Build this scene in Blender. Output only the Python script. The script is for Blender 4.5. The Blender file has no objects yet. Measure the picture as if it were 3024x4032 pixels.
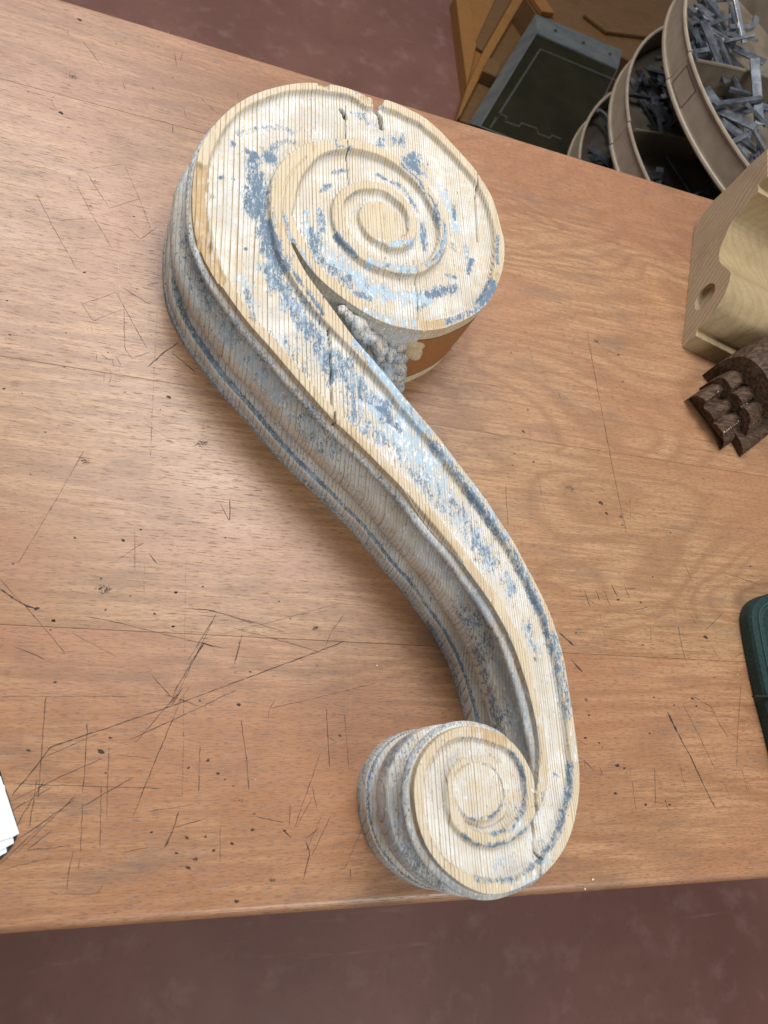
import bpy, bmesh, math, random
import numpy as np
from mathutils import Matrix, Vector

# ------------------------------------------------------------------ camera, world, light, exposure
scene = bpy.context.scene
col = scene.collection
cam_data = bpy.data.cameras.new("camera")
cam = bpy.data.objects.new("camera", cam_data); col.objects.link(cam)
cam.matrix_world = Matrix(((0.93790023, -0.10546915, -0.33048361, 0.0),
                           (-0.01910843, 0.93550978, -0.35278368, 0.0),
                           (0.34637844, 0.33719091, 0.87539949, 0.72),
                           (0, 0, 0, 1)))
cam_data.sensor_fit = 'VERTICAL'; cam_data.sensor_height = 24.0
cam_data.lens = 2952.911 / 4032 * 24.0
cam_data.clip_start = 0.02; cam_data.clip_end = 60
cam_data.dof.use_dof = True; cam_data.dof.focus_distance = 0.86; cam_data.dof.aperture_fstop = 5.6
scene.camera = cam

world = bpy.data.worlds.new("World"); scene.world = world; world.use_nodes = True
wb = world.node_tree.nodes['Background']
wb.inputs['Color'].default_value = (0.93, 0.97, 1.0, 1); wb.inputs['Strength'].default_value = 0.20

def area_lamp(name, loc, target, sx, sy, power, color):
    d = bpy.data.lights.new(name, 'AREA'); d.shape = 'RECTANGLE'; d.size = sx; d.size_y = sy
    d.energy = power; d.color = color
    o = bpy.data.objects.new(name, d); col.objects.link(o); o.location = loc
    o.rotation_euler = (Vector(target) - Vector(loc)).to_track_quat('-Z', 'Y').to_euler()
    return o
area_lamp("skylight", (0.5, 1.35, 2.3), (0.3, 0.35, 0), 1.15, 1.0, 51, (0.985, 0.99, 1.0))
area_lamp("window", (-0.6, 2.6, 2.5), (-0.05, 0.5, 0), 1.3, 1.2, 52, (0.96, 0.98, 1.0))
area_lamp("floor_fill", (1.3, -2.1, 2.0), (0.5, -0.5, -0.4), 1.4, 1.4, 56, (1.0, 0.98, 0.96))  # added fill lamp, brightens the floor in front of the bench
vs = scene.view_settings
vs.view_transform = 'Standard'; vs.look = 'None'; vs.exposure = 0.0; vs.gamma = 1.0; vs.use_curve_mapping = False
scene.cycles.use_denoising = True
scene.cycles.max_bounces = 6

T = 120.0   # thickness of the scroll bracket, mm
# ---- measured curves of the place, in millimetres on the bench plan
OUTLINE = [[361.0,-1.2],[363.5,5.4],[365.4,14.4],[368.3,24.2],[369.3,38.1],[368.6,53.7],[366.0,69.5],[361.9,89.6],[352.8,120.3],[347.5,134.8],[338.8,150.2],[331.1,164.8],[320.0,179.3],[307.8,194.7],[294.6,214.4],[282.0,224.7],[248.3,265.7],[238.9,275.3],[227.3,284.7],[214.8,297.2],[201.7,309.1],[188.1,320.4],[175.0,332.2],[159.3,347.6],[140.3,368.2],[125.6,384.9],[116.0,395.2],[102.3,408.8],[90.6,421.6],[75.5,442.1],[62.5,459.6],[53.6,474.6],[44.9,493.5],[43.2,495.8],[39.0,513.7],[36.2,532.3],[34.4,551.5],[34.1,570.2],[34.6,593.6],[37.5,612.8],[42.8,630.3],[51.3,650.8],[60.2,668.1],[71.6,685.3],[87.8,704.6],[104.7,719.1],[122.1,731.6],[140.0,742.0],[159.0,749.4],[172.0,752.4],[184.7,755.0],[197.5,755.1],[210.4,752.7],[221.8,750.5],[223.2,740.3],[228.5,739.8],[234.4,743.7],[237.3,754.0],[242.0,756.7],[255.3,754.2],[271.4,750.3],[286.3,747.4],[297.0,739.6],[310.3,729.4],[323.4,715.8],[339.2,699.8],[352.3,684.5],[361.0,669.5],[369.6,653.0],[375.9,626.5],[379.0,596.5],[379.9,604.2],[380.8,586.1],[378.9,567.6],[374.4,547.2],[368.2,529.7],[362.5,516.8],[351.9,498.8],[337.8,483.1],[320.3,469.6],[303.4,458.5],[287.1,450.9],[270.0,446.8],[252.2,445.5],[234.7,446.5],[217.5,451.6],[191.5,464.2],[173.6,476.1],[158.2,488.5],[145.3,504.6],[136.1,520.3],[132.9,523.2],[134.4,514.5],[148.1,488.9],[166.0,465.4],[182.6,443.3],[200.2,420.1],[211.3,408.9],[222.3,397.0],[233.3,385.2],[244.3,372.8],[251.6,364.3],[259.3,354.9],[270.2,343.7],[281.1,331.4],[292.0,319.1],[302.9,306.8],[308.2,298.9],[319.1,288.4],[326.6,278.0],[334.9,264.4],[343.1,249.7],[352.6,237.5],[360.8,224.1],[366.2,213.6],[373.0,199.1],[381.9,182.9],[387.5,169.6],[393.2,157.6],[396.4,144.4],[400.5,129.4],[403.7,107.6],[404.8,83.2],[406.0,70.2],[406.9,54.1],[407.3,34.2],[407.3,18.6],[405.6,3.3],[401.8,-11.6],[401.0,-13.0],[395.3,-28.3],[387.2,-41.8],[376.7,-53.4],[367.0,-61.0],[357.5,-66.7],[344.1,-71.2],[332.7,-74.6],[320.7,-76.6],[309.9,-77.0],[297.4,-73.3],[285.6,-67.4],[274.0,-58.9],[264.9,-50.6],[258.1,-41.6],[253.0,-32.1],[250.2,-21.2],[248.2,-9.5],[247.8,0.9],[247.2,5.7],[249.3,16.2],[252.9,24.8],[259.1,34.1],[267.8,42.2],[279.1,49.0],[289.6,52.5],[304.6,54.2],[319.1,51.6],[331.3,47.9],[343.3,39.9],[353.0,27.3],[359.0,14.5],[360.5,4.0]]
FILLET_INNER = [[158.0,461.3,9.0],[141.4,484.3,8.2],[127.6,511.2,8.6],[121.7,533.8,7.7],[120.8,552.9,10.3],[121.8,573.7,13.4],[123.3,589.4,13.2],[128.3,608.1,12.9],[137.6,628.6,12.0],[152.0,648.4,9.6],[168.2,661.0,7.6],[193.3,672.4,6.3],[218.4,675.9,6.1],[239.4,672.0,5.3],[259.1,662.5,5.5],[279.4,646.1,5.9],[293.4,623.3,5.6],[302.2,602.5,4.6],[304.7,579.5,4.5],[298.3,556.0,4.5],[287.3,537.6,3.7],[268.1,523.0,5.4],[244.2,517.6,4.7],[226.5,520.4,5.7],[212.3,524.4,5.3],[199.0,536.1,7.7],[189.0,547.5,7.5],[183.7,563.5,7.0],[182.3,578.4,6.1],[184.3,593.0,4.8],[191.8,604.9,4.8],[202.9,615.5,4.8],[218.4,622.2,5.1],[234.8,623.5,4.2],[249.0,617.7,5.1],[261.7,605.8,4.2],[267.6,588.1,4.6],[266.3,571.9,4.5],[260.6,560.4,4.9],[250.7,551.6,5.1],[239.5,548.5,4.3]]
FILLET_RIGHT = [[119.8,533.2,5.8],[128.3,509.4,7.9],[141.4,484.3,8.2],[158.0,461.3,9.0],[174.4,442.1,8.2],[208.5,405.0,4.8],[230.2,381.6,4.8],[241.1,369.2,4.8],[248.1,360.4,5.2],[277.6,327.9,5.0],[304.5,295.0,5.0],[330.7,262.2,4.8],[356.2,224.7,4.7],[362.5,211.6,4.2],[378.3,181.5,3.9],[389.0,156.3,4.4],[396.3,128.2,4.4],[399.9,107.0,3.9],[401.0,83.2,3.7],[402.8,69.8,3.3],[403.2,53.6,3.7],[403.4,34.2,3.8],[403.1,14.8,4.0],[401.4,3.4,4.2],[397.2,-11.2,4.6],[395.9,-12.5,5.1],[389.9,-27.4,5.5],[381.0,-40.5,6.3],[371.2,-50.7,6.1],[363.0,-57.0,5.4],[354.5,-62.8,5.2],[341.9,-67.3,4.4],[330.9,-70.4,4.5],[319.5,-71.7,5.1],[308.3,-71.4,5.8],[295.7,-67.9,5.6],[285.1,-62.7,4.7],[274.6,-55.3,3.7],[267.0,-48.0,3.3],[261.4,-40.1,3.6],[256.6,-30.8,3.8],[253.8,-20.6,3.7],[252.3,-9.2,4.0],[252.1,0.8,4.2],[251.7,5.6,4.5],[253.8,16.2,4.5],[257.4,24.0,4.6],[263.1,32.0,4.6],[271.0,39.7,4.1],[281.5,45.7,4.1],[291.6,48.5,4.4],[304.2,49.4,4.8],[318.3,46.7,5.0],[329.6,43.3,4.9],[341.0,37.1,3.7],[349.4,27.4,3.6],[355.0,15.6,4.1],[356.0,0.4,4.3],[355.2,-11.7,5.2],[351.6,-18.9,5.8],[343.3,-26.9,6.2],[333.2,-32.2,5.5],[329.7,-35.8,3.3],[317.2,-37.2,4.0],[303.9,-34.9,4.5],[295.8,-31.1,3.9],[287.5,-24.0,4.3],[283.3,-17.3,4.3],[280.7,-8.8,3.5],[280.8,1.4,3.7],[282.1,10.5,3.7],[286.3,18.1,3.6],[294.4,24.2,3.2]]
FILLET_BOTTOM = [[131.6,549.8,4.6],[135.2,536.1,4.5],[139.5,527.3,6.5],[149.7,508.0,5.6],[162.0,492.5,5.5],[177.4,480.7,6.0],[195.4,468.9,6.1],[212.9,459.7,5.6],[218.4,456.3,4.8],[234.8,450.7,4.2],[252.3,449.9,4.4],[270.3,453.3,6.5],[287.1,457.2,6.3],[302.5,463.9,5.5],[319.3,474.1,4.6],[335.5,487.0,4.6],[348.8,501.9,4.4],[359.1,520.3,4.8],[369.0,547.3,5.4],[374.5,576.9,5.5],[375.3,602.8,4.8],[374.8,596.1,4.2],[371.6,625.3,4.5],[365.2,650.1,5.3],[357.3,666.8,4.6],[348.8,680.6,5.2],[335.9,695.8,5.3],[320.4,711.4,5.3],[307.0,724.9,5.6],[293.6,734.2,6.3],[283.7,741.9,6.2],[268.8,744.3,6.5],[253.2,748.8,5.8],[239.5,749.9,6.4]]
FILLET_LEFT = [[217.5,744.3,7.5],[209.0,747.2,5.7],[198.4,750.5,4.7],[184.7,750.1,4.9],[172.1,747.1,5.3],[159.4,744.8,4.6],[140.1,737.1,5.0],[122.2,727.5,4.1],[105.7,715.2,4.1],[89.7,700.7,4.3],[74.5,683.0,3.7],[63.1,664.8,4.5],[55.7,649.8,4.5],[48.4,631.2,5.7],[43.3,614.4,6.0],[40.3,595.5,6.0],[39.7,572.3,6.0],[39.9,553.2,5.8],[42.4,535.4,6.9],[46.2,516.4,7.7],[50.6,498.5,7.9],[59.6,476.1,6.1],[66.9,462.6,5.3],[78.9,445.3,4.7],[93.7,425.3,4.8],[105.4,412.4,4.8],[119.2,398.8,4.8],[143.4,371.6,4.6],[162.3,351.0,4.6],[190.4,324.4,4.7],[204.9,313.0,5.0],[230.6,288.2,4.8],[251.7,269.1,4.8],[298.1,216.8,4.2],[311.8,197.2,4.7],[324.3,181.4,4.8],[335.7,166.6,5.0],[343.4,151.7,4.9],[351.8,135.7,4.4],[357.4,121.2,4.7],[365.3,89.7,3.3],[369.2,70.0,3.2],[371.7,53.7,3.1],[372.3,38.1,3.0],[371.7,23.5,3.5],[369.8,12.9,4.7],[367.7,3.5,4.6],[364.4,-3.8,4.3],[361.5,-13.7,1.5]]
EYE_BIG = [[206.5,580.0],[209.6,590.8],[219.5,599.7],[232.2,602.7],[244.9,598.2],[253.2,588.9],[256.5,578.2],[254.7,566.1],[248.0,554.5],[235.3,548.5],[224.3,550.3],[216.1,555.2],[209.4,564.6],[206.7,573.5]]
EYE_SMALL = [[329.9,-5.7],[324.3,-14.9],[317.0,-19.7],[306.7,-21.2],[298.4,-19.2],[292.8,-15.6],[288.1,-9.1],[283.8,1.6],[284.4,12.3],[292.5,20.9],[304.7,23.8],[316.8,22.2],[325.1,16.3],[329.6,5.9]]
PAINT_MARKS = [[[[92.2,626.0],[90.9,604.1],[94.0,583.9]],6.1,0.75,0],[[[107.8,629.9]],9.5,0.8,0],[[[106.5,633.9],[118.3,657.3],[133.4,661.2]],4.1,0.5,0],[[[97.8,596.4],[96.7,570.9],[98.5,553.7]],9.5,0.8,0],[[[87.5,581.9],[88.6,556.1]],3.8,0.7,0],[[[105.4,542.2],[113.9,515.4]],8.1,0.85,0],[[[106.9,530.4],[113.0,512.2],[126.5,492.4]],8.8,0.75,0.2],[[[110.6,488.3],[129.4,463.9],[146.1,437.9],[163.5,417.2],[173.3,401.1]],9.5,0.66,0.3],[[[88.4,468.6],[96.7,444.7]],7.4,0.42,0.8],[[[69.6,634.8]],4.1,0.7,0],[[[84.2,630.5]],3.0,0.65,0],[[[60.8,588.5]],2.7,0.8,0],[[[54.4,561.8]],2.4,0.65,0],[[[73.0,589.7]],1.9,0.6,0],[[[73.2,651.4],[95.0,666.9],[115.5,675.9]],4.1,0.42,0],[[[89.8,507.1]],1.9,0.95,0],[[[120.4,413.9],[139.5,400.1],[150.3,379.9]],8.1,0.42,0],[[[92.9,459.8],[97.6,423.2]],4.7,0.45,0],[[[115.4,679.0],[133.0,676.3]],5.4,0.4,0],[[[175.6,397.4],[180.0,378.0]],7.4,0.72,0],[[[188.6,394.0],[201.6,372.7],[223.3,356.6],[239.5,338.3]],11.5,0.68,0.3],[[[212.4,365.2],[234.0,342.1],[250.9,317.1]],16.2,0.52,0.85],[[[196.1,354.1],[206.7,332.9],[233.5,319.0]],8.1,0.5,0.2],[[[227.8,351.8],[247.3,331.8]],7.4,0.66,0],[[[247.4,335.3],[274.0,299.3],[281.1,283.4]],16.2,0.55,0.9],[[[263.0,303.4],[295.0,268.5],[315.7,238.0],[336.7,213.2]],11.5,0.5,0.5],[[[241.3,317.2],[267.7,281.6],[288.8,256.7]],8.1,0.48,0.3],[[[300.5,265.8],[326.5,229.4]],4.1,0.6,0.1],[[[323.3,225.6],[338.8,205.8]],9.5,0.56,0.2],[[[320.8,207.3]],2.7,0.6,0],[[[351.3,191.0],[356.8,175.8]],6.1,0.5,0.3],[[[367.7,145.8],[376.8,123.3]],6.1,0.52,0.4],[[[375.8,114.4]],2.2,0.8,0],[[[384.4,151.9],[390.8,136.0]],2.7,0.6,0],[[[202.4,415.7],[222.3,394.0],[244.2,369.2]],6.1,0.72,0.75],[[[247.0,361.1],[274.2,330.3]],6.1,0.68,0.5],[[[274.0,325.6],[306.4,289.0],[332.8,251.9],[349.4,227.3]],3.2,0.72,0.15],[[[291.8,315.5],[324.2,277.7],[355.3,227.9]],5.4,0.45,0.6],[[[352.0,225.2],[362.1,207.8],[371.8,187.4],[386.8,152.0]],3.5,0.6,0.1],[[[393.3,137.1],[397.9,107.4],[400.7,73.6]],4.9,0.6,0.2],[[[402.0,85.7],[402.3,63.7]],5.2,0.6,0.2],[[[399.5,22.6],[397.3,5.0],[389.7,-15.1],[378.9,-35.9]],2.5,0.68,0.1],[[[406.4,50.1],[405.3,26.4]],4.6,0.4,0.9],[[[384.8,14.2]],3.2,0.62,0],[[[367.8,-5.7]],4.1,0.6,0.3],[[[381.9,-32.2],[360.8,-52.7],[340.4,-64.9],[314.8,-67.3],[298.5,-64.8]],2.3,0.68,0.1],[[[371.5,-51.8],[353.5,-63.5],[337.3,-70.1]],6.4,0.48,0.9],[[[351.2,-8.2],[346.8,-16.8],[335.2,-27.9],[317.6,-32.9]],1.9,0.72,0.1],[[[359.0,-19.3],[343.5,-32.4],[330.7,-39.0],[316.9,-41.2],[300.3,-38.2],[289.9,-32.0]],1.7,0.72,0.1],[[[329.6,-7.0],[325.2,-13.4],[318.7,-18.2],[305.7,-20.7],[297.4,-18.7]],1.4,0.75,0],[[[320.1,-54.4],[334.8,-51.6]],4.6,0.46,0.5],[[[344.0,-26.7],[334.6,-34.9]],5.8,0.45,1],[[[338.3,35.0],[342.4,30.4],[348.0,22.1],[352.1,8.6],[350.6,-6.9]],1.7,0.68,0],[[[316.7,32.7],[327.8,26.7]],1.6,0.5,0.2],[[[356.2,4.8],[356.3,-3.3]],3.5,0.4,0.9],[[[157.5,541.7],[165.6,513.0],[196.8,495.4]],7.7,0.7,0.15],[[[183.7,516.4],[210.0,491.1],[243.5,487.2],[278.2,492.5]],10.0,0.6,0.75],[[[170.6,529.8],[190.3,504.3]],9.3,0.5,0.85],[[[203.3,483.4],[216.5,480.6]],4.3,0.75,0],[[[285.6,500.6],[313.6,513.8]],5.9,0.75,0],[[[164.9,577.2],[166.5,552.1]],4.6,0.6,0.3],[[[149.3,567.7],[152.3,538.7]],4.6,0.5,0.6],[[[164.6,603.3],[175.4,615.1]],2.8,0.6,0],[[[178.0,632.0],[194.6,643.6]],2.8,0.68,0],[[[228.8,648.0],[238.8,644.3],[254.8,640.8],[269.0,626.1],[277.3,611.4]],3.1,0.56,0],[[[282.5,594.2],[283.9,559.5]],3.7,0.66,0],[[[179.7,546.4],[200.9,524.1]],2.5,0.8,0],[[[217.0,520.6],[244.2,517.6],[269.6,523.3]],4.3,0.62,0.7],[[[279.8,530.8],[294.9,546.1],[304.0,566.7],[306.1,592.6]],4.0,0.56,0.4],[[[255.4,664.0],[277.2,646.2],[295.4,616.9],[300.1,590.8]],2.2,0.66,0],[[[179.2,672.3],[180.7,663.2],[197.5,669.0]],1.9,0.6,0],[[[123.9,555.3],[132.2,526.8],[149.2,501.1],[171.1,468.1]],2.2,0.55,0.4],[[[111.7,542.4],[122.9,501.6],[149.8,467.3],[166.3,443.8]],2.5,0.72,0],[[[273.0,682.1],[273.6,663.3]],10.1,0.85,0],[[[254.0,705.9]],10.8,0.62,0.15],[[[235.6,700.9],[232.8,690.3]],5.4,0.55,0],[[[291.7,683.6]],3.8,0.62,0],[[[275.9,653.1]],4.7,0.55,0],[[[308.9,649.7],[321.9,618.1],[323.4,598.9]],6.1,0.5,0.85],[[[203.8,727.9],[229.4,718.0]],6.8,0.42,0],[[[202.0,755.2]],3.4,0.65,0],[[[321.4,633.4],[322.8,610.8]],2.7,0.6,0],[[[341.2,560.4],[334.7,542.7]],3.0,0.72,0],[[[284.5,501.9],[305.0,509.7],[318.2,518.6]],4.1,0.78,0],[[[318.9,530.1],[308.6,530.3]],2.7,0.6,0.2],[[[289.0,492.1],[271.3,479.8]],3.4,0.6,0.4],[[[362.1,528.1],[354.2,512.0],[345.4,500.1]],5.1,0.95,-0.3],[[[303.7,463.2],[320.7,475.1],[340.9,490.7]],4.3,0.62,0.1],[[[214.1,458.6],[234.8,451.7],[263.1,452.8]],4.9,0.62,0.75],[[[239.4,547.1],[259.2,554.0],[267.0,561.9]],3.4,0.66,0.7],[[[227.3,549.4]],4.1,0.5,1],[[[368.4,555.9],[373.1,597.6]],1.9,0.6,0],[[[317.9,579.1],[318.5,567.5]],2.7,0.5,0.3],[[[335.0,577.9],[335.9,551.7]],3.0,0.5,0.5]]
CHIPS = [[[[40.0,583.0],[40.8,546.8],[44.0,515.1],[48.2,497.2]],10.1,1,5],[[[47.3,494.1],[57.6,474.4],[64.4,462.5]],9.5,1,4.5],[[[275.1,453.5],[287.4,456.9],[298.0,461.3]],6.5,0.75,1.5],[[[306.5,48.5],[318.7,46.3],[332.7,42.6]],7.2,1,1.2],[[[176.0,329.0],[181.3,324.3]],5.4,0.9,1],[[[164.7,748.7]],6.8,0.3,5],[[[215.5,744.7]],7.4,0.5,3.5],[[[369.7,538.7]],6.8,0.5,2],[[[358.6,675.2]],4.7,0.3,0.5],[[[269.0,244.2],[287.6,221.8],[313.3,191.8],[328.5,171.4]],5.1,0.45,0.3],[[[190.7,320.2],[214.8,297.2],[243.1,271.5]],5.1,0.4,0.2],[[[73.1,450.0],[105.2,411.8],[131.6,383.2]],5.4,0.35,0.2]]
CRACKS = [[[[167.3,472.0],[166.4,453.7],[165.3,435.1]],0.5,4],[[[173.3,430.1],[176.3,414.7],[177.4,392.1],[179.1,353.5],[179.9,332.1],[180.3,306.6]],0.9,9],[[[192.8,735.2],[192.1,707.0],[192.9,676.3],[193.5,664.0],[196.8,620.1]],0.6,4],[[[353.5,683.2],[352.1,654.2],[350.5,649.9],[351.0,588.6]],0.8,5],[[[269.8,541.5],[270.3,513.5],[273.0,493.7],[271.7,459.9]],0.55,3],[[[359.8,-1.8],[361.1,-15.8],[358.6,-22.9],[358.1,-34.6],[357.7,-47.6],[360.9,-52.8],[358.3,-67.2]],0.9,7],[[[360.2,-9.7],[361.4,-17.8]],1.6,9],[[[227.9,739.7],[233.7,734.1],[235.9,716.3]],2.6,26],[[[187.1,726.0],[190.6,721.6],[191.8,716.4]],2.8,14]]
NOOK = [[143.1,540.7],[155.4,518.0],[174.3,493.3],[191.7,470.0],[211.4,442.7],[223.0,430.9],[235.8,418.0],[247.4,405.5],[257.7,392.9],[260.3,399.7],[260.1,413.7],[264.0,422.3],[262.4,428.5],[268.1,434.8],[268.9,442.9],[275.2,446.9],[282.8,451.2],[285.7,459.9],[278.4,465.7],[264.8,466.8],[246.4,468.2],[228.3,473.5],[201.1,485.9],[182.2,498.3],[166.1,512.2],[153.9,528.6]]
LEAVES = [[189.8,459.1,111.0,4.5,0,0.5],[197.8,453.9,107.0,5.5,0,-0.6],[211.5,446.7,102.0,9.5,0,-0.9],[225.8,443.3,96.0,7.5,0,0.4],[235.6,440.6,90.0,8.5,0,-0.7],[240.6,451.7,95.0,7,0,0.2],[251.4,449.9,90.0,7,0,-0.5],[263.2,450.8,85.0,7.5,0,0.9],[252.0,441.6,80.0,7,0,-1.2],[266.4,445.2,70.0,8,0,0.3],[269.1,440.7,58.0,8,0,-0.4],[275.1,439.1,44.0,8,0,0.8],[279.8,438.5,27.0,7.5,0,-0.6],[247.1,441.3,70.0,7,0,0.6],[277.0,455.9,88.0,8.5,1,0.3],[277.0,452.1,80.0,8,1,-0.5],[218.8,455.5,103.0,6,0,1.2]]
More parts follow.
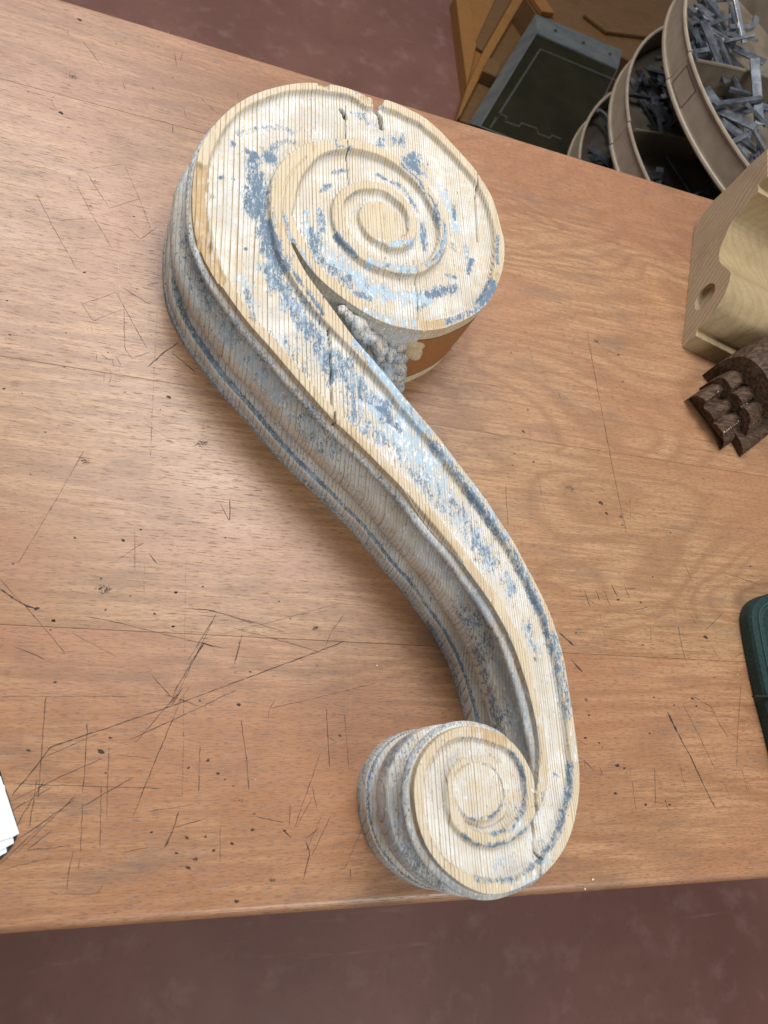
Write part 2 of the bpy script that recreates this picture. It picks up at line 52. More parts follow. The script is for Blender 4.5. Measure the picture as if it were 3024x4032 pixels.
SCRATCHES = [[0.5,0,[[-101.1,850.9],[-73.2,815.8]]],[0.5,0,[[-69.2,663.9],[-37.5,681.2],[-16.6,636.6],[-0.7,597.9]]],[0.5,0,[[-75.7,657.3],[-46.2,614.5],[-16.6,636.6]]],[0.4,0,[[-82.7,635.4],[-63.0,600.9],[-38.4,562.2]]],[0.5,0,[[-120.7,612.8],[-100.1,575.6],[-80.2,543.0]]],[0.4,0,[[-93.5,583.6],[-62.5,595.9]]],[0.6,0,[[-25.8,595.0],[-10.0,582.5],[4.7,601.6]]],[0.6,0,[[-118.1,756.3],[-122.9,749.7],[-119.2,739.4],[-115.3,733.9]]],[0.6,0,[[10.8,759.5],[11.9,745.3]]],[0.8,0,[[-118.5,678.2],[-109.2,672.6]]],[0.6,0,[[-51.3,804.7],[-46.6,791.7]]],[0.5,2,[[-6.5,910.1],[-5.8,900.9]]],[0.5,0,[[-118.6,862.4],[-117.1,850.2]]],[0.5,0,[[-6.6,714.9],[0.2,716.1],[5.8,722.7]]],[0.5,0,[[3.8,874.1],[8.3,852.2]]],[0.4,0,[[12.7,880.5],[12.0,864.3]]],[0.4,0,[[39.8,813.0],[61.5,795.7]]],[0.7,0,[[21.2,789.3],[25.0,774.6]]],[0.5,0,[[84.9,841.0],[85.5,828.1]]],[0.6,0,[[-79.2,543.3],[-73.6,532.0],[-69.4,526.8]]],[0.6,0,[[-59.7,484.3],[-42.9,495.9],[-28.2,507.3],[-10.2,475.7],[8.7,444.9]]],[0.6,0,[[-62.0,489.0],[-59.7,484.3],[-47.5,466.6],[-18.8,487.7]]],[0.7,0,[[-18.8,487.7],[-16.0,465.3],[-12.8,439.0],[-5.2,429.4],[12.7,441.2]]],[0.8,0,[[-21.3,513.7],[-6.8,506.1],[7.0,499.9]]],[0.6,0,[[1.7,524.1],[15.3,529.9]]],[1.3,0,[[11.9,423.2],[25.1,442.2],[40.3,459.1]]],[0.9,0,[[33.7,445.5],[60.6,425.2]]],[0.35,1,[[14.7,498.6],[17.7,427.3],[23.2,320.9]]],[0.7,0,[[-39.1,427.7],[-38.8,419.1]]],[0.6,0,[[-34.5,428.6],[-27.5,424.2]]],[0.7,0,[[-24.2,426.3],[-21.2,415.3]]],[0.7,0,[[-20.9,429.9],[-15.1,419.4]]],[0.6,0,[[-29.5,409.3],[-29.3,396.5]]],[0.6,0,[[-26.0,415.8],[-22.4,403.5],[-24.6,396.0]]],[0.6,0,[[-16.1,417.7],[-14.8,410.7]]],[0.6,0,[[12.9,357.5],[25.4,351.1],[39.1,345.0]]],[0.45,2,[[-31.2,556.2],[-27.7,524.8],[-22.0,494.7],[-18.9,483.0]]],[0.4,2,[[8.8,553.7],[10.4,534.4]]],[0.4,0,[[-48.5,464.1],[-46.8,452.6]]],[0.5,0,[[-39.0,318.4],[-42.1,311.6]]],[0.5,0,[[-108.6,410.1],[-105.2,405.2]]],[0.4,0,[[-90.8,359.3],[-72.5,353.0]]],[0.55,0,[[-38.8,319.7],[-58.9,260.6],[-80.8,201.8]]],[0.5,0,[[-75.4,251.0],[-75.1,244.3]]],[0.8,0,[[94.0,280.9],[105.1,260.6],[104.1,288.0]]],[0.7,0,[[15.4,242.4],[17.5,222.5],[19.2,201.5]]],[0.4,1,[[26.9,215.7],[29.3,181.4]]],[0.4,0,[[3.1,212.1],[24.8,230.9]]],[0.7,0,[[30.0,220.6],[39.3,210.7]]],[0.55,0,[[-93.3,185.2],[-70.4,163.1],[-50.3,142.3],[-31.4,121.5]]],[1.3,0,[[-92.1,176.9],[-81.2,169.3],[-70.4,163.1],[-60.1,160.3]]],[0.8,0,[[-73.9,126.3],[-59.9,121.6],[-46.9,116.2]]],[0.5,0,[[-20.2,156.5],[7.7,152.5],[35.1,146.9],[68.7,140.1],[106.1,133.2]]],[0.55,0,[[66.6,169.2],[92.4,169.3],[134.1,158.3]]],[0.6,0,[[97.0,165.1],[85.5,142.4],[74.3,120.5]]],[0.9,0,[[88.6,138.2],[78.5,120.6]]],[1,0,[[85.1,137.3],[97.4,134.2]]],[0.7,0,[[122.8,147.2],[118.2,122.2]]],[0.3,1,[[65.2,217.6],[68.6,157.5],[70.9,120.3]]],[0.35,2,[[69.6,386.3],[75.2,360.2],[82.0,333.9]]],[0.7,0,[[35.2,315.3],[36.4,312.1]]],[0.4,1,[[19.6,372.4],[23.2,322.9]]],[0.5,0,[[6.3,248.9],[15.6,247.4]]],[0.4,0,[[-28.7,140.7],[-11.0,132.0],[12.3,120.6]]],[0.5,0,[[-101.2,292.4],[-92.4,295.2]]],[0.4,1,[[95.6,177.1],[102.0,166.9]]],[0.5,0,[[97.0,165.7],[78.6,118.9],[62.1,79.0]]],[0.8,0,[[86.9,137.5],[64.1,91.3]]],[0.7,0,[[123.2,147.0],[117.0,118.2]]],[0.6,0,[[79.4,170.2],[105.7,166.2],[137.2,159.0],[164.8,151.5]]],[0.45,0,[[113.0,153.2],[155.9,144.2],[204.8,132.9]]],[0.8,0,[[226.3,145.4],[134.9,108.1],[63.1,79.0],[-33.9,43.1],[-47.0,21.2],[-58.6,5.4]]],[0.5,0,[[120.3,94.8],[73.8,71.1],[28.4,49.0]]],[0.7,0,[[72.0,95.6],[53.6,72.8],[34.3,47.1]]],[0.6,0,[[70.7,85.3],[52.9,33.6],[37.3,-14.6]]],[0.6,0,[[42.7,106.1],[61.4,87.1]]],[0.9,0,[[-42.9,84.7],[-40.1,35.7],[-38.2,1.5]]],[0.8,0,[[-35.1,17.5],[-49.3,-12.3],[-57.2,-39.2]]],[0.5,0,[[7.3,33.7],[-27.1,17.4],[-56.3,1.8]]],[0.5,0,[[-58.1,14.2],[2.3,11.5],[58.9,8.9]]],[0.6,0,[[-7.2,64.1],[-5.2,30.0],[-4.3,6.2]]],[0.5,0,[[12.6,45.1],[16.9,-14.1]]],[0.6,0,[[9.7,11.4],[14.0,-36.9]]],[0.5,0,[[-3.5,-1.0],[-0.8,-39.8]]],[0.8,0,[[35.1,18.5],[13.9,5.9],[-4.0,-4.6]]],[0.6,0,[[-9.3,2.7],[-30.1,-14.5],[-48.8,-27.7]]],[0.7,0,[[-41.2,17.6],[-41.7,-17.7]]],[0.7,0,[[-6.3,-37.8],[-8.0,-53.1],[-7.7,-69.8]]],[0.6,0,[[-24.7,-22.5],[-42.6,-36.4],[-8.5,-34.3]]],[1.4,0,[[75.8,-10.1],[71.3,-26.5],[65.6,-38.9]]],[0.6,0,[[125.9,67.8],[131.6,37.3],[136.2,5.7]]],[0.7,0,[[89.8,45.3],[91.5,4.5]]],[0.7,1,[[72.3,91.5],[75.3,45.2],[77.8,2.9]]],[0.6,0,[[207.7,79.7],[211.5,24.8]]],[0.6,0,[[226.3,75.7],[230.8,20.6]]],[0.6,0,[[202.4,38.3],[178.3,-28.1]]],[0.6,0,[[195.1,-1.2],[180.4,-26.3]]],[0.9,0,[[189.2,-38.1],[193.7,-47.7],[187.7,-69.9]]],[0.5,0,[[212.9,-17.5],[195.8,-49.7]]],[0.4,0,[[204.1,-17.2],[189.4,-47.5]]],[0.8,0,[[174.6,-6.7],[174.0,-24.1]]],[1.1,0,[[167.7,-26.8],[176.4,-34.7]]],[1.8,0,[[231.7,-62.7],[231.7,-69.3]]],[0.45,0,[[-78.5,83.8],[-42.9,84.7],[24.8,86.3]]],[0.5,0,[[-58.8,-50.7],[-39.6,-45.8],[-21.4,-42.4]]],[0.5,0,[[-59.6,-45.7],[-33.1,-17.9]]],[0.5,0,[[89.2,-4.8],[49.0,-9.5]]],[0.6,0,[[99.8,-16.3],[73.0,-22.9]]],[0.6,0,[[157.7,87.3],[151.5,76.5],[151.8,68.2]]],[0.4,0,[[226.3,173.6],[211.8,154.0],[204.8,135.2]]],[0.4,0,[[223.9,185.5],[155.3,162.4],[83.5,140.6]]],[0.4,0,[[260.1,105.3],[202.9,90.5],[153.6,78.7]]],[0.4,2,[[228.8,176.2],[233.5,122.7],[231.7,71.4]]],[1,0,[[189.2,-36.1],[202.0,-26.9]]],[0.5,0,[[49.0,33.6],[18.1,37.5]]],[0.4,0,[[78.0,97.9],[65.2,77.0]]],[0.8,0,[[66.0,93.4],[60.9,81.0]]],[0.8,0,[[70.0,94.5],[63.9,81.1]]],[0.5,0,[[-60.0,-8.5],[-28.2,12.0]]],[0.4,0,[[3.2,54.6],[-39.9,33.9]]],[0.5,0,[[-50.5,-39.4],[-9.5,4.5]]],[0.6,0,[[55.2,89.0],[93.9,77.6]]],[0.5,0,[[-0.4,-43.2],[-1.0,-53.4]]],[0.4,0,[[112.1,-22.3],[113.4,-51.7]]],[0.5,0,[[29.7,-41.0],[51.5,-38.4]]],[0.5,0,[[-6.0,-69.9],[15.0,-71.1],[20.3,-63.0]]],[0.5,0,[[169.7,-22.1],[140.2,-15.5]]],[0.6,0,[[194.9,8.8],[199.2,-9.2]]],[0.8,0,[[210.5,0.5],[212.7,6.5]]],[0.5,0,[[207.9,54.0],[219.4,47.7]]],[0.5,0,[[260.8,3.7],[226.2,-62.4]]],[1.1,0,[[521.4,220.1],[523.5,209.6],[525.8,200.7]]],[0.9,0,[[525.2,209.0],[535.8,203.7]]],[0.4,0,[[504.0,212.0],[524.8,212.7]]],[0.9,0,[[536.7,222.7],[541.6,207.8]]],[1,0,[[545.4,221.9],[548.9,221.3],[555.1,203.4]]],[1.1,0,[[560.0,229.9],[566.8,215.7]]],[0.8,0,[[560.2,219.1],[564.2,221.7]]],[0.9,0,[[578.5,232.1],[583.9,214.6]]],[0.7,0,[[581.2,226.0],[595.2,227.8]]],[2.2,0,[[480.1,168.6],[489.2,161.2],[498.3,153.8]]],[2.4,0,[[492.2,138.6],[506.1,124.4]]],[0.9,1,[[609.4,181.6],[603.3,146.8]]],[0.7,1,[[538.6,192.6],[540.4,174.8],[542.6,160.2]]],[0.7,0,[[650.2,185.4],[651.1,156.3],[654.4,139.9]]],[0.8,0,[[664.2,212.9],[678.6,188.6]]],[0.7,0,[[694.8,164.5],[706.4,146.5]]],[0.7,0,[[723.7,205.5],[690.7,181.4]]],[2.6,0,[[615.8,82.2],[619.9,71.0],[625.0,60.6]]],[1.5,0,[[625.0,60.6],[637.8,35.2],[644.9,17.5],[653.1,-2.7],[661.7,-20.8]]],[0.8,0,[[639.4,92.6],[655.0,57.4],[671.9,17.2]]],[0.8,0,[[655.0,101.6],[679.7,90.5],[689.1,69.0],[697.4,56.2]]],[0.5,0,[[699.1,63.4],[725.5,46.4]]],[1.1,1,[[732.3,118.5],[711.3,54.9],[702.4,21.3]]],[0.8,0,[[495.0,34.1],[495.8,22.6]]],[0.9,0,[[495.3,30.3],[506.6,19.9]]],[0.9,0,[[513.6,23.7],[517.1,14.7]]],[0.5,0,[[553.1,24.8],[553.1,14.4]]],[0.6,0,[[553.9,9.2],[554.2,-8.8],[554.4,-22.7]]],[0.6,0,[[586.4,21.9],[580.5,-15.7]]],[0.8,0,[[490.1,51.7],[499.1,47.1]]],[0.5,0,[[585.9,19.3],[592.6,4.8]]],[0.5,0,[[482.9,192.1],[513.7,194.7]]],[0.6,0,[[544.1,164.7],[575.4,162.5],[596.2,158.3]]],[0.5,0,[[587.0,200.1],[609.9,205.4]]],[0.5,0,[[734.1,260.7],[795.8,246.9]]],[0.5,0,[[675.4,269.1],[683.7,241.7]]],[0.4,0,[[646.7,211.8],[650.8,193.2]]],[0.6,0,[[594.0,-10.9],[598.4,-23.8]]],[0.5,0,[[678.9,7.6],[686.7,-14.0]]],[0.5,0,[[709.9,21.1],[712.6,-6.4]]],[0.5,0,[[621.2,23.0],[625.2,-1.0]]],[0.4,0,[[663.2,87.3],[732.2,73.9]]],[0.6,0,[[726.6,148.9],[742.4,156.5]]],[0.9,0,[[574.3,590.8],[577.8,519.9],[584.1,414.8],[587.8,355.6],[593.4,298.9]]],[0.6,1,[[476.8,565.3],[483.8,512.3]]],[1,0,[[515.6,483.6],[519.7,474.2]]],[0.35,1,[[519.7,474.2],[525.8,447.2]]],[0.6,0,[[426.8,342.6],[426.4,316.2],[426.0,290.4]]],[0.5,1,[[466.6,422.1],[468.9,395.9]]],[0.55,1,[[472.7,366.7],[475.4,338.0],[478.5,313.4]]],[0.7,1,[[429.0,401.1],[428.0,393.6]]],[0.9,0,[[433.4,292.0],[435.5,284.5]]],[0.4,1,[[606.5,354.1],[601.8,312.6]]],[0.4,0,[[589.5,572.0],[621.4,558.7]]],[0.4,1,[[545.6,556.3],[545.9,541.3]]],[0.35,0,[[382.3,412.4],[437.9,404.4]]],[0.4,0,[[659.1,419.9],[678.9,429.9]]],[0.4,0,[[741.2,826.8],[752.9,810.0],[763.6,794.3]]],[0.3,0,[[755.2,842.4],[758.9,821.8]]]]
SPOTS = [[-110.2,731.7,6,0],[-108.2,882.8,7,1],[-65.0,647.6,2,0],[-20.0,610.5,2.5,0],[-65.8,611.8,2.5,1],[-64.0,861.9,2,0],[-15.9,877.6,2.5,1],[5.1,833.4,2,0],[-16.3,807.5,2,0],[-146.8,749.8,2,0],[-90.6,642.6,1.5,0],[-47.1,719.4,1.5,0],[-36.1,718.6,1.2,0],[-106.1,792.4,18,2],[35.5,391.1,5,3],[-67.5,407.7,2.6,3],[-70.5,446.7,2,0],[-61.8,524.0,4,1],[-120.7,433.7,3,0],[-128.7,472.4,3,1],[-28.9,432.0,1.8,0],[-7.8,516.2,2,1],[-101.0,371.0,2,1],[-75.4,333.3,2.5,1],[-117.5,373.4,3,0],[-7.9,389.1,2,1],[28.2,375.5,1.3,3],[-30.4,385.3,0.8,3],[-36.6,229.5,3.4,0],[20.9,243.7,3.4,1],[6.0,231.1,5,1],[58.1,151.5,2.8,0],[-45.1,150.9,4,0],[-2.7,163.3,2.4,0],[58.4,184.3,4,1],[-84.9,200.1,2.2,0],[-60.2,160.8,4.5,0],[40.6,162.4,3,1],[17.3,177.9,2,0],[50.5,231.1,1.3,3],[56.4,229.6,1.3,3],[-9.8,192.5,2.4,0],[83.0,191.7,2.4,0],[101.4,243.5,2.6,1],[-37.6,309.2,14,2],[-6.1,183.2,16,2],[72.3,343.8,16,2],[-46.6,142.5,2,0],[-82.3,287.9,1.6,0],[-64.4,342.2,1.6,0],[6.7,39.4,8,1],[13.0,50.8,3,0],[140.7,-26.9,4.5,1],[76.4,-43.3,3,0],[107.6,20.7,4,1],[129.3,-1.9,7,2],[81.1,25.7,3.4,1],[97.8,31.9,4,1],[196.3,157.8,8,2],[58.1,184.0,3.5,1],[-44.8,150.7,3,0],[158.1,182.2,2,0],[170.2,165.5,2,0],[58.5,151.3,3,0],[-37.1,97.1,3.4,1],[87.2,84.0,2.6,0],[118.4,111.4,2.2,0],[132.5,111.9,2.4,0],[86.8,-55.0,4.5,0],[92.2,-49.0,6,2],[129.2,-82.9,5,1],[107.3,-42.4,4,1],[99.8,-31.1,3,1],[84.2,-31.5,4,1],[54.2,-26.0,2.6,0],[30.6,-85.4,2,1],[160.7,-68.5,7,2],[141.2,-13.7,3,1],[-50.4,40.3,4,1],[123.1,81.2,5,1],[122.9,-37.5,4,1],[12.2,22.1,2.6,1],[114.0,15.7,2,0],[121.5,10.2,2.4,1],[221.6,54.1,3.4,1],[197.9,120.2,1.6,0],[169.9,-28.8,3,0],[567.1,211.9,5,1],[599.7,210.7,4,1],[689.9,173.2,6.5,4],[537.4,24.9,6,0],[546.0,22.2,4,0],[593.7,159.3,2.6,0],[624.7,164.5,1.7,0],[599.2,98.9,3.4,1],[626.4,90.9,2.6,0],[586.0,59.0,3.4,1],[592.2,59.4,1.3,0],[599.4,60.4,1.3,0],[605.0,62.3,1.3,0],[500.0,53.7,4,0],[530.6,-3.3,5,1],[568.0,-15.5,4,0],[594.6,-12.2,2.5,0],[654.4,98.7,4,0],[658.2,90.1,4,1],[692.9,124.8,2.4,0],[508.1,77.7,4,1],[507.0,94.0,6,2],[505.2,168.5,8,2],[784.9,271.7,3.5,0],[623.3,244.3,3,0],[517.1,48.5,3,0],[520.5,43.6,2,0],[599.8,-16.2,4,1],[560.9,334.6,7,5],[438.9,369.4,2.4,3],[469.2,378.1,3.6,0],[621.8,561.4,4.5,0],[621.9,518.7,4,1],[467.8,449.9,3.4,1],[458.4,417.9,5.5,1],[451.1,530.5,3,1],[662.2,305.8,2.8,3],[588.3,318.4,9,2],[588.7,308.4,3.4,0],[506.5,423.0,2.2,1],[466.1,551.1,1.6,3],[503.5,397.0,1.4,3],[449.2,396.4,1.2,3],[450.1,468.8,1.1,3],[707.6,548.6,1.2,3],[584.7,404.5,2,0],[442.8,385.2,2.6,0],[567.2,321.6,5,5],[489.3,394.2,2,1],[517.6,348.7,14,2],[587.9,576.0,9,2],[661.6,440.6,1.8,1],[591.8,341.1,1.6,1]]
CRUMBS = [[490.2,-84.6,2.2],[479.7,-92.6,1.6],[260.7,122.3,1.6],[425.3,447.7,1.0],[20.7,208.6,0.9],[39.2,209.7,0.9],[97.5,250.4,1.0],[141.3,15.1,1.0],[687.4,593.0,0.8],[756.4,774.0,0.9],[573.7,156.6,0.7],[732.1,134.0,1.4],[729.1,129.6,1.2],[748.7,141.1,0.8],[738.2,79.2,0.9],[728.5,69.6,0.9],[-51.1,456.4,1.2],[-55.0,447.3,1.1],[55.8,361.6,0.8],[501.5,319.7,0.7],[103.9,286.8,0.8]]
SHEET_TOP = [[-68.3,20.3],[-48.4,-23.4],[-52.6,-25.8],[-102.3,-40.5],[-119.2,4.1]]
SHEET_MID = [[-64.5,13.5],[-52.7,-25.9],[-51.3,-30.4],[-60.4,-35.3],[-100.9,-50.3],[-118.7,-0.9]]
SHEET_LOW = [[-64.6,13.5],[-56.3,-34.4],[-55.6,-36.9],[-60.0,-39.3],[-100.6,-54.3],[-119.0,-0.9]]
CLIPBOARD = [[-69.6,24.8],[-67.2,18.9],[-59.1,1.4],[-50.9,-17.4],[-50.0,-23.1],[-50.6,-28.7],[-52.3,-32.6],[-55.1,-37.0],[-59.8,-42.2],[-68.6,-48.8],[-99.2,-65.0],[-129.9,4.3]]
GREEN_OUT = [[746.5,196.4],[748.6,204.0],[754.0,213.2],[764.0,221.5],[776.7,227.5],[790.8,231.7],[805.2,234.4],[843.5,241.4],[972.6,256.3],[986.1,-10.7],[873.8,-41.8],[767.6,-33.5],[755.8,11.6],[752.9,33.0],[749.9,70.4],[746.3,104.8],[745.0,149.8],[745.2,176.5]]
GREEN_RIDGE = [[731.4,188.0],[734.4,199.0],[738.0,207.8],[745.3,215.6],[756.0,220.7],[771.4,223.6],[808.0,230.0],[928.0,244.0],[929.1,1.2],[844.3,-19.2],[749.9,-1.7],[736.8,36.3],[733.1,76.4],[731.6,100.9],[729.4,124.6],[729.0,150.0],[729.4,170.0]]
SEAM = [726.5,100.8]
BRACKET_PROFILE = [[-0.0,0.0],[192.7,0.0],[235.2,0.9],[246.3,6.3],[257.4,21.2],[266.1,40.5],[265.7,85.1],[269.5,113.0],[266.1,147.9],[204.8,149.9],[206.9,132.0],[190.3,133.6],[188.2,115.0],[178.1,86.4],[155.8,71.8],[137.7,63.9],[113.3,65.7],[84.8,82.5],[69.2,89.2],[45.1,83.2],[30.4,72.7],[21.8,61.7],[11.8,36.5],[14.5,30.1],[3.2,27.1]]
BRACKET_BASE = [[737.8,597.6],[792.2,782.4]]
CASE_OUT = [[1091.1,2352.7],[1424.3,2332.0],[815.0,1781.6]]
CASE_IN = [[1040.7,2171.4],[1333.1,2139.2],[812.9,1706.1]]
CASE_LINE1 = [[846.4,1714.4],[1048.1,2106.1],[1316.8,2086.3]]
CASE_LINE2 = [[862.7,1751.9],[882.1,1783.1],[905.5,1777.8],[897.0,1758.7],[941.1,1756.1],[951.3,1772.7],[999.8,1770.3],[1003.1,1751.3],[1041.6,1749.0],[1050.2,1762.2],[1082.0,1759.3]]
CABINET = {"stile":[[866.4,2489.3],[919.6,2515.0],[924.7,2384.4],[929.1,2277.5],[883.3,2078.9],[875.5,2254.2]],"panel":[[919.6,2515.0],[1031.6,2569.1],[925.8,2285.8],[924.7,2384.4]],"rail_dark":[[1031.6,2569.1],[1101.7,2602.9],[956.2,2274.6],[925.8,2285.8]],"rail":[[1103.9,2604.0],[1151.0,2626.7],[973.0,2238.1],[850.7,1940.9],[834.6,1913.1],[883.3,2078.9],[953.4,2263.7]]}
CAB_FRONT = [[1151.0,2626.7],[973.0,2238.1],[850.7,1940.9]]
CAB_BLOCK = [[951.5,2195.5],[1002.0,2197.6],[976.4,2121.1],[925.5,2128.3]]
CAB_BACK = [[1082.8,2471.2],[1832.4,2833.1],[1726.5,2313.2],[1127.8,2395.9]]
CUT_SPAN = [[362.5,516.8],[274.9,447.9],[234.7,446.5]]
CUT_MID = [320.3,469.6]
NOOK_SPAN = [[274.9,447.9],[254.9,360.1]]
NOOK_MID = [132.9,523.2]
CORNERS = [[361.0,-1.2,14],[228.5,742.3,22],[133.6,522.6,14],[364.1,520.1,8]]
GROOVES = [[[[131.2,517.4],[125.0,537.0],[122.3,558.0],[122.6,577.1],[126.5,599.3],[133.9,616.5],[146.7,637.6]],1.0,2.2],[[[295.5,-22.5],[309.4,-28.5],[320.6,-26.7],[332.4,-20.7],[338.6,-10.1]],1.3,2.0],[[[265.5,-5.2],[260.6,12.5],[267.0,26.9],[280.3,38.6],[293.4,43.1]],1.6,1.8]]
SIDE_MARKS = [[[53.6,474.6],60,33,17,0.66,0.4],[[90.6,421.6],60,36,17,0.62,0.5],[[126.5,384.5],45,39,17,0.6,0.5],[[36.7,525.9],40,33,17,0.6,0.2],[[175.0,332.2],50,41,14,0.56,0.4],[[159.3,347.6],30,12,6,0.6,0.1],[[338.8,150.2],40,46,13,0.58,0.1],[[352.8,120.3],28,55,11,0.68,0.0],[[366.0,69.5],40,55,14,0.7,0.0],[[259.1,34.1],30,55,17,0.62,0.2],[[251.5,-28.0],60,52,13,0.52,0.6],[[274.0,-58.9],40,41,14,0.58,0.3],[[285.6,-67.4],40,17,7,0.55,0.2],[[320.0,179.3],120,14,4,0.5,0.1]]
BIN_ANGLES = [[-4.1545,-3.1075,-2.0605,-1.0135,0.0341,1.0825],[-4.1801,-3.1331,-2.0861,-1.0391,0.0085,1.0569],[1.9554,3.0024,4.0494,5.0964,6.144,7.1924]]
BIN_FILL = [[-3.858,-2.108,95],[-4.083,-2.383,70],[2.302,3.402,35]]
HOOKS = [[[1.0794,1.5662,-0.115],2.4,0.035,1.5,0.018,0.01,"curved grey steel bar bent in a J in the top tray","steel",0.07,[0.1,0.05]],[[1.1962,1.6524,-0.112],0.3,0.05,1.2,0.012,0.01,"bright curved steel strip lying across the top tray","steel2",0.05,[0,-0.1]],[[1.1126,1.7,-0.495],1.3,0.028,3.0,0.012,0.01,"silver U-shaped hook on top of the pile in the bottom tray","steel2",0.02,[0.2,0.1]]]

# ------------------------------------------------------------------ helpers
def tag(o, label, cat, group=None):
    o['label'] = label; o['category'] = cat
    if group: o['group'] = group
    return o
def empty(name, loc=(0, 0, 0)):
    o = bpy.data.objects.new(name, None); o.location = loc; o.empty_display_size = 0.02
    col.objects.link(o); return o
def link(name, me, mat, parent=None, smooth=False):
    o = bpy.data.objects.new(name, me); col.objects.link(o)
    if mat: me.materials.append(mat)
    if smooth: me.polygons.foreach_set('use_smooth', [True] * len(me.polygons))
    if parent:
        o.parent = parent
        o.matrix_parent_inverse = Matrix.Translation(-parent.location) if parent.rotation_euler.z == 0 else parent.matrix_basis.inverted()
    return o
def mesh_np(name, V, F):
    me = bpy.data.meshes.new(name)
    me.from_pydata([tuple(v) for v in V], [], [tuple(f) for f in F]); me.update(); return me
def attr(me, name, vals):
    a = me.attributes.new(name, 'FLOAT', 'POINT'); a.data.foreach_set('value', np.asarray(vals, dtype=np.float32))
def bm_mesh(name, bm):
    me = bpy.data.meshes.new(name); bmesh.ops.recalc_face_normals(bm, faces=bm.faces); bm.to_mesh(me); bm.free(); return me
def prism(poly, z0, z1, bevel=0.0, seg=2):
    """closed prism from a ground polygon (m)"""
    bm = bmesh.new()
    a = [bm.verts.new((p[0], p[1], z0)) for p in poly]; b = [bm.verts.new((p[0], p[1], z1)) for p in poly]
    n = len(poly)
    bm.faces.new(a); bm.faces.new(b)
    for i in range(n): bm.faces.new((a[i], a[(i+1) % n], b[(i+1) % n], b[i]))
    bmesh.ops.recalc_face_normals(bm, faces=bm.faces)
    if bevel:
        bmesh.ops.bevel(bm, geom=list(bm.edges), offset=bevel, segments=seg, affect='EDGES', profile=0.6)
    return bm
def box(bm, c, s, rot=None, bevel=0.0):
    m = Matrix.Translation(c)
    if rot is not None: m = m @ rot
    g = bmesh.ops.create_cube(bm, size=1.0, matrix=m @ Matrix.Diagonal((s[0], s[1], s[2], 1)))
    if bevel:
        es = {e for v in g['verts'] for e in v.link_edges}
        bmesh.ops.bevel(bm, geom=list(es), offset=bevel, segments=2, affect='EDGES', profile=0.5)
def catmull(P, n=4, closed=False):
    P = np.asarray(P, float); N = len(P); out = []
    rng = range(N if closed else N - 1)
    for i in rng:
        g = lambda k: P[k % N] if closed else P[min(max(k, 0), N - 1)]
        p0, p1, p2, p3 = g(i-1), g(i), g(i+1), g(i+2)
        for t in np.arange(n) / n:
            out.append(0.5*((2*p1)+(-p0+p2)*t+(2*p0-5*p1+4*p2-p3)*t*t+(-p0+3*p1-3*p2+p3)*t**3))
    if not closed: out.append(P[-1])
    return np.array(out)
def seg_dist(Q, L, W=None, reach=30.0, piece=8):
    """distance of points Q to polyline L (exact within reach); with W, distance minus interpolated half width"""
    L = np.asarray(L, float); best = np.full(len(Q), 1e3)
    if len(L) == 1: return np.hypot(*(Q - L[0]).T)
    for s0 in range(0, len(L)-1, piece):
        P = L[s0:s0+piece+1]; w = None if W is None else W[s0:s0+piece+1]
        lo, hi = P.min(0)-reach, P.max(0)+reach
        m = np.nonzero((Q[:, 0] > lo[0]) & (Q[:, 0] < hi[0]) & (Q[:, 1] > lo[1]) & (Q[:, 1] < hi[1]))[0]
        if not len(m): continue
        a = P[:-1]; d = P[1:]-a; dd = (d**2).sum(1)+1e-9
        q = Q[m][:, None, :]-a[None]
        t = np.clip((q*d[None]).sum(2)/dd, 0, 1); r = np.sqrt(((q-t[..., None]*d[None])**2).sum(2))
        if w is not None: r = r-(w[:-1]*(1-t)+w[1:]*t)
        best[m] = np.minimum(best[m], r.min(1))
    return best
def grid_inside(gx, gy, P):
    x1, y1 = P.T; x2, y2 = np.roll(P, -1, 0).T; out = np.zeros((len(gx), len(gy)), bool)
    for j, y in enumerate(gy):
        c = (y1 > y) != (y2 > y)
        for xc in (x2[c]-x1[c])*(y-y1[c])/(y2[c]-y1[c])+x1[c]: out[:, j] ^= gx < xc
    return out
def inside(Q, P):
    x, y = Q.T; res = np.zeros(len(Q), bool); n = len(P)
    for i in range(n):
        x1, y1 = P[i]; x2, y2 = P[(i+1) % n]
        if y1 == y2: continue
        c = ((y1 > y) != (y2 > y)) & (x < (x2-x1)*(y-y1)/(y2-y1)+x1); res ^= c
    return res
def hashn(i): 
    i = np.asarray(i).astype(np.int64); h = (i*374761393 + 668265263) & 0x7fffffff
    h = ((h ^ (h >> 13))*1274126177) & 0x7fffffff
    return ((h ^ (h >> 16)) & 0xffff)/65535.0
def vnoise(x, y, seed=0):
    xi, yi = np.floor(x), np.floor(y); fx, fy = x-xi, y-yi; fx = fx*fx*(3-2*fx); fy = fy*fy*(3-2*fy)
    H = lambda a, b: hashn(a*1619 + b*31337 + seed*6971)
    return (H(xi, yi)*(1-fx)+H(xi+1, yi)*fx)*(1-fy)+(H(xi, yi+1)*(1-fx)+H(xi+1, yi+1)*fx)*fy

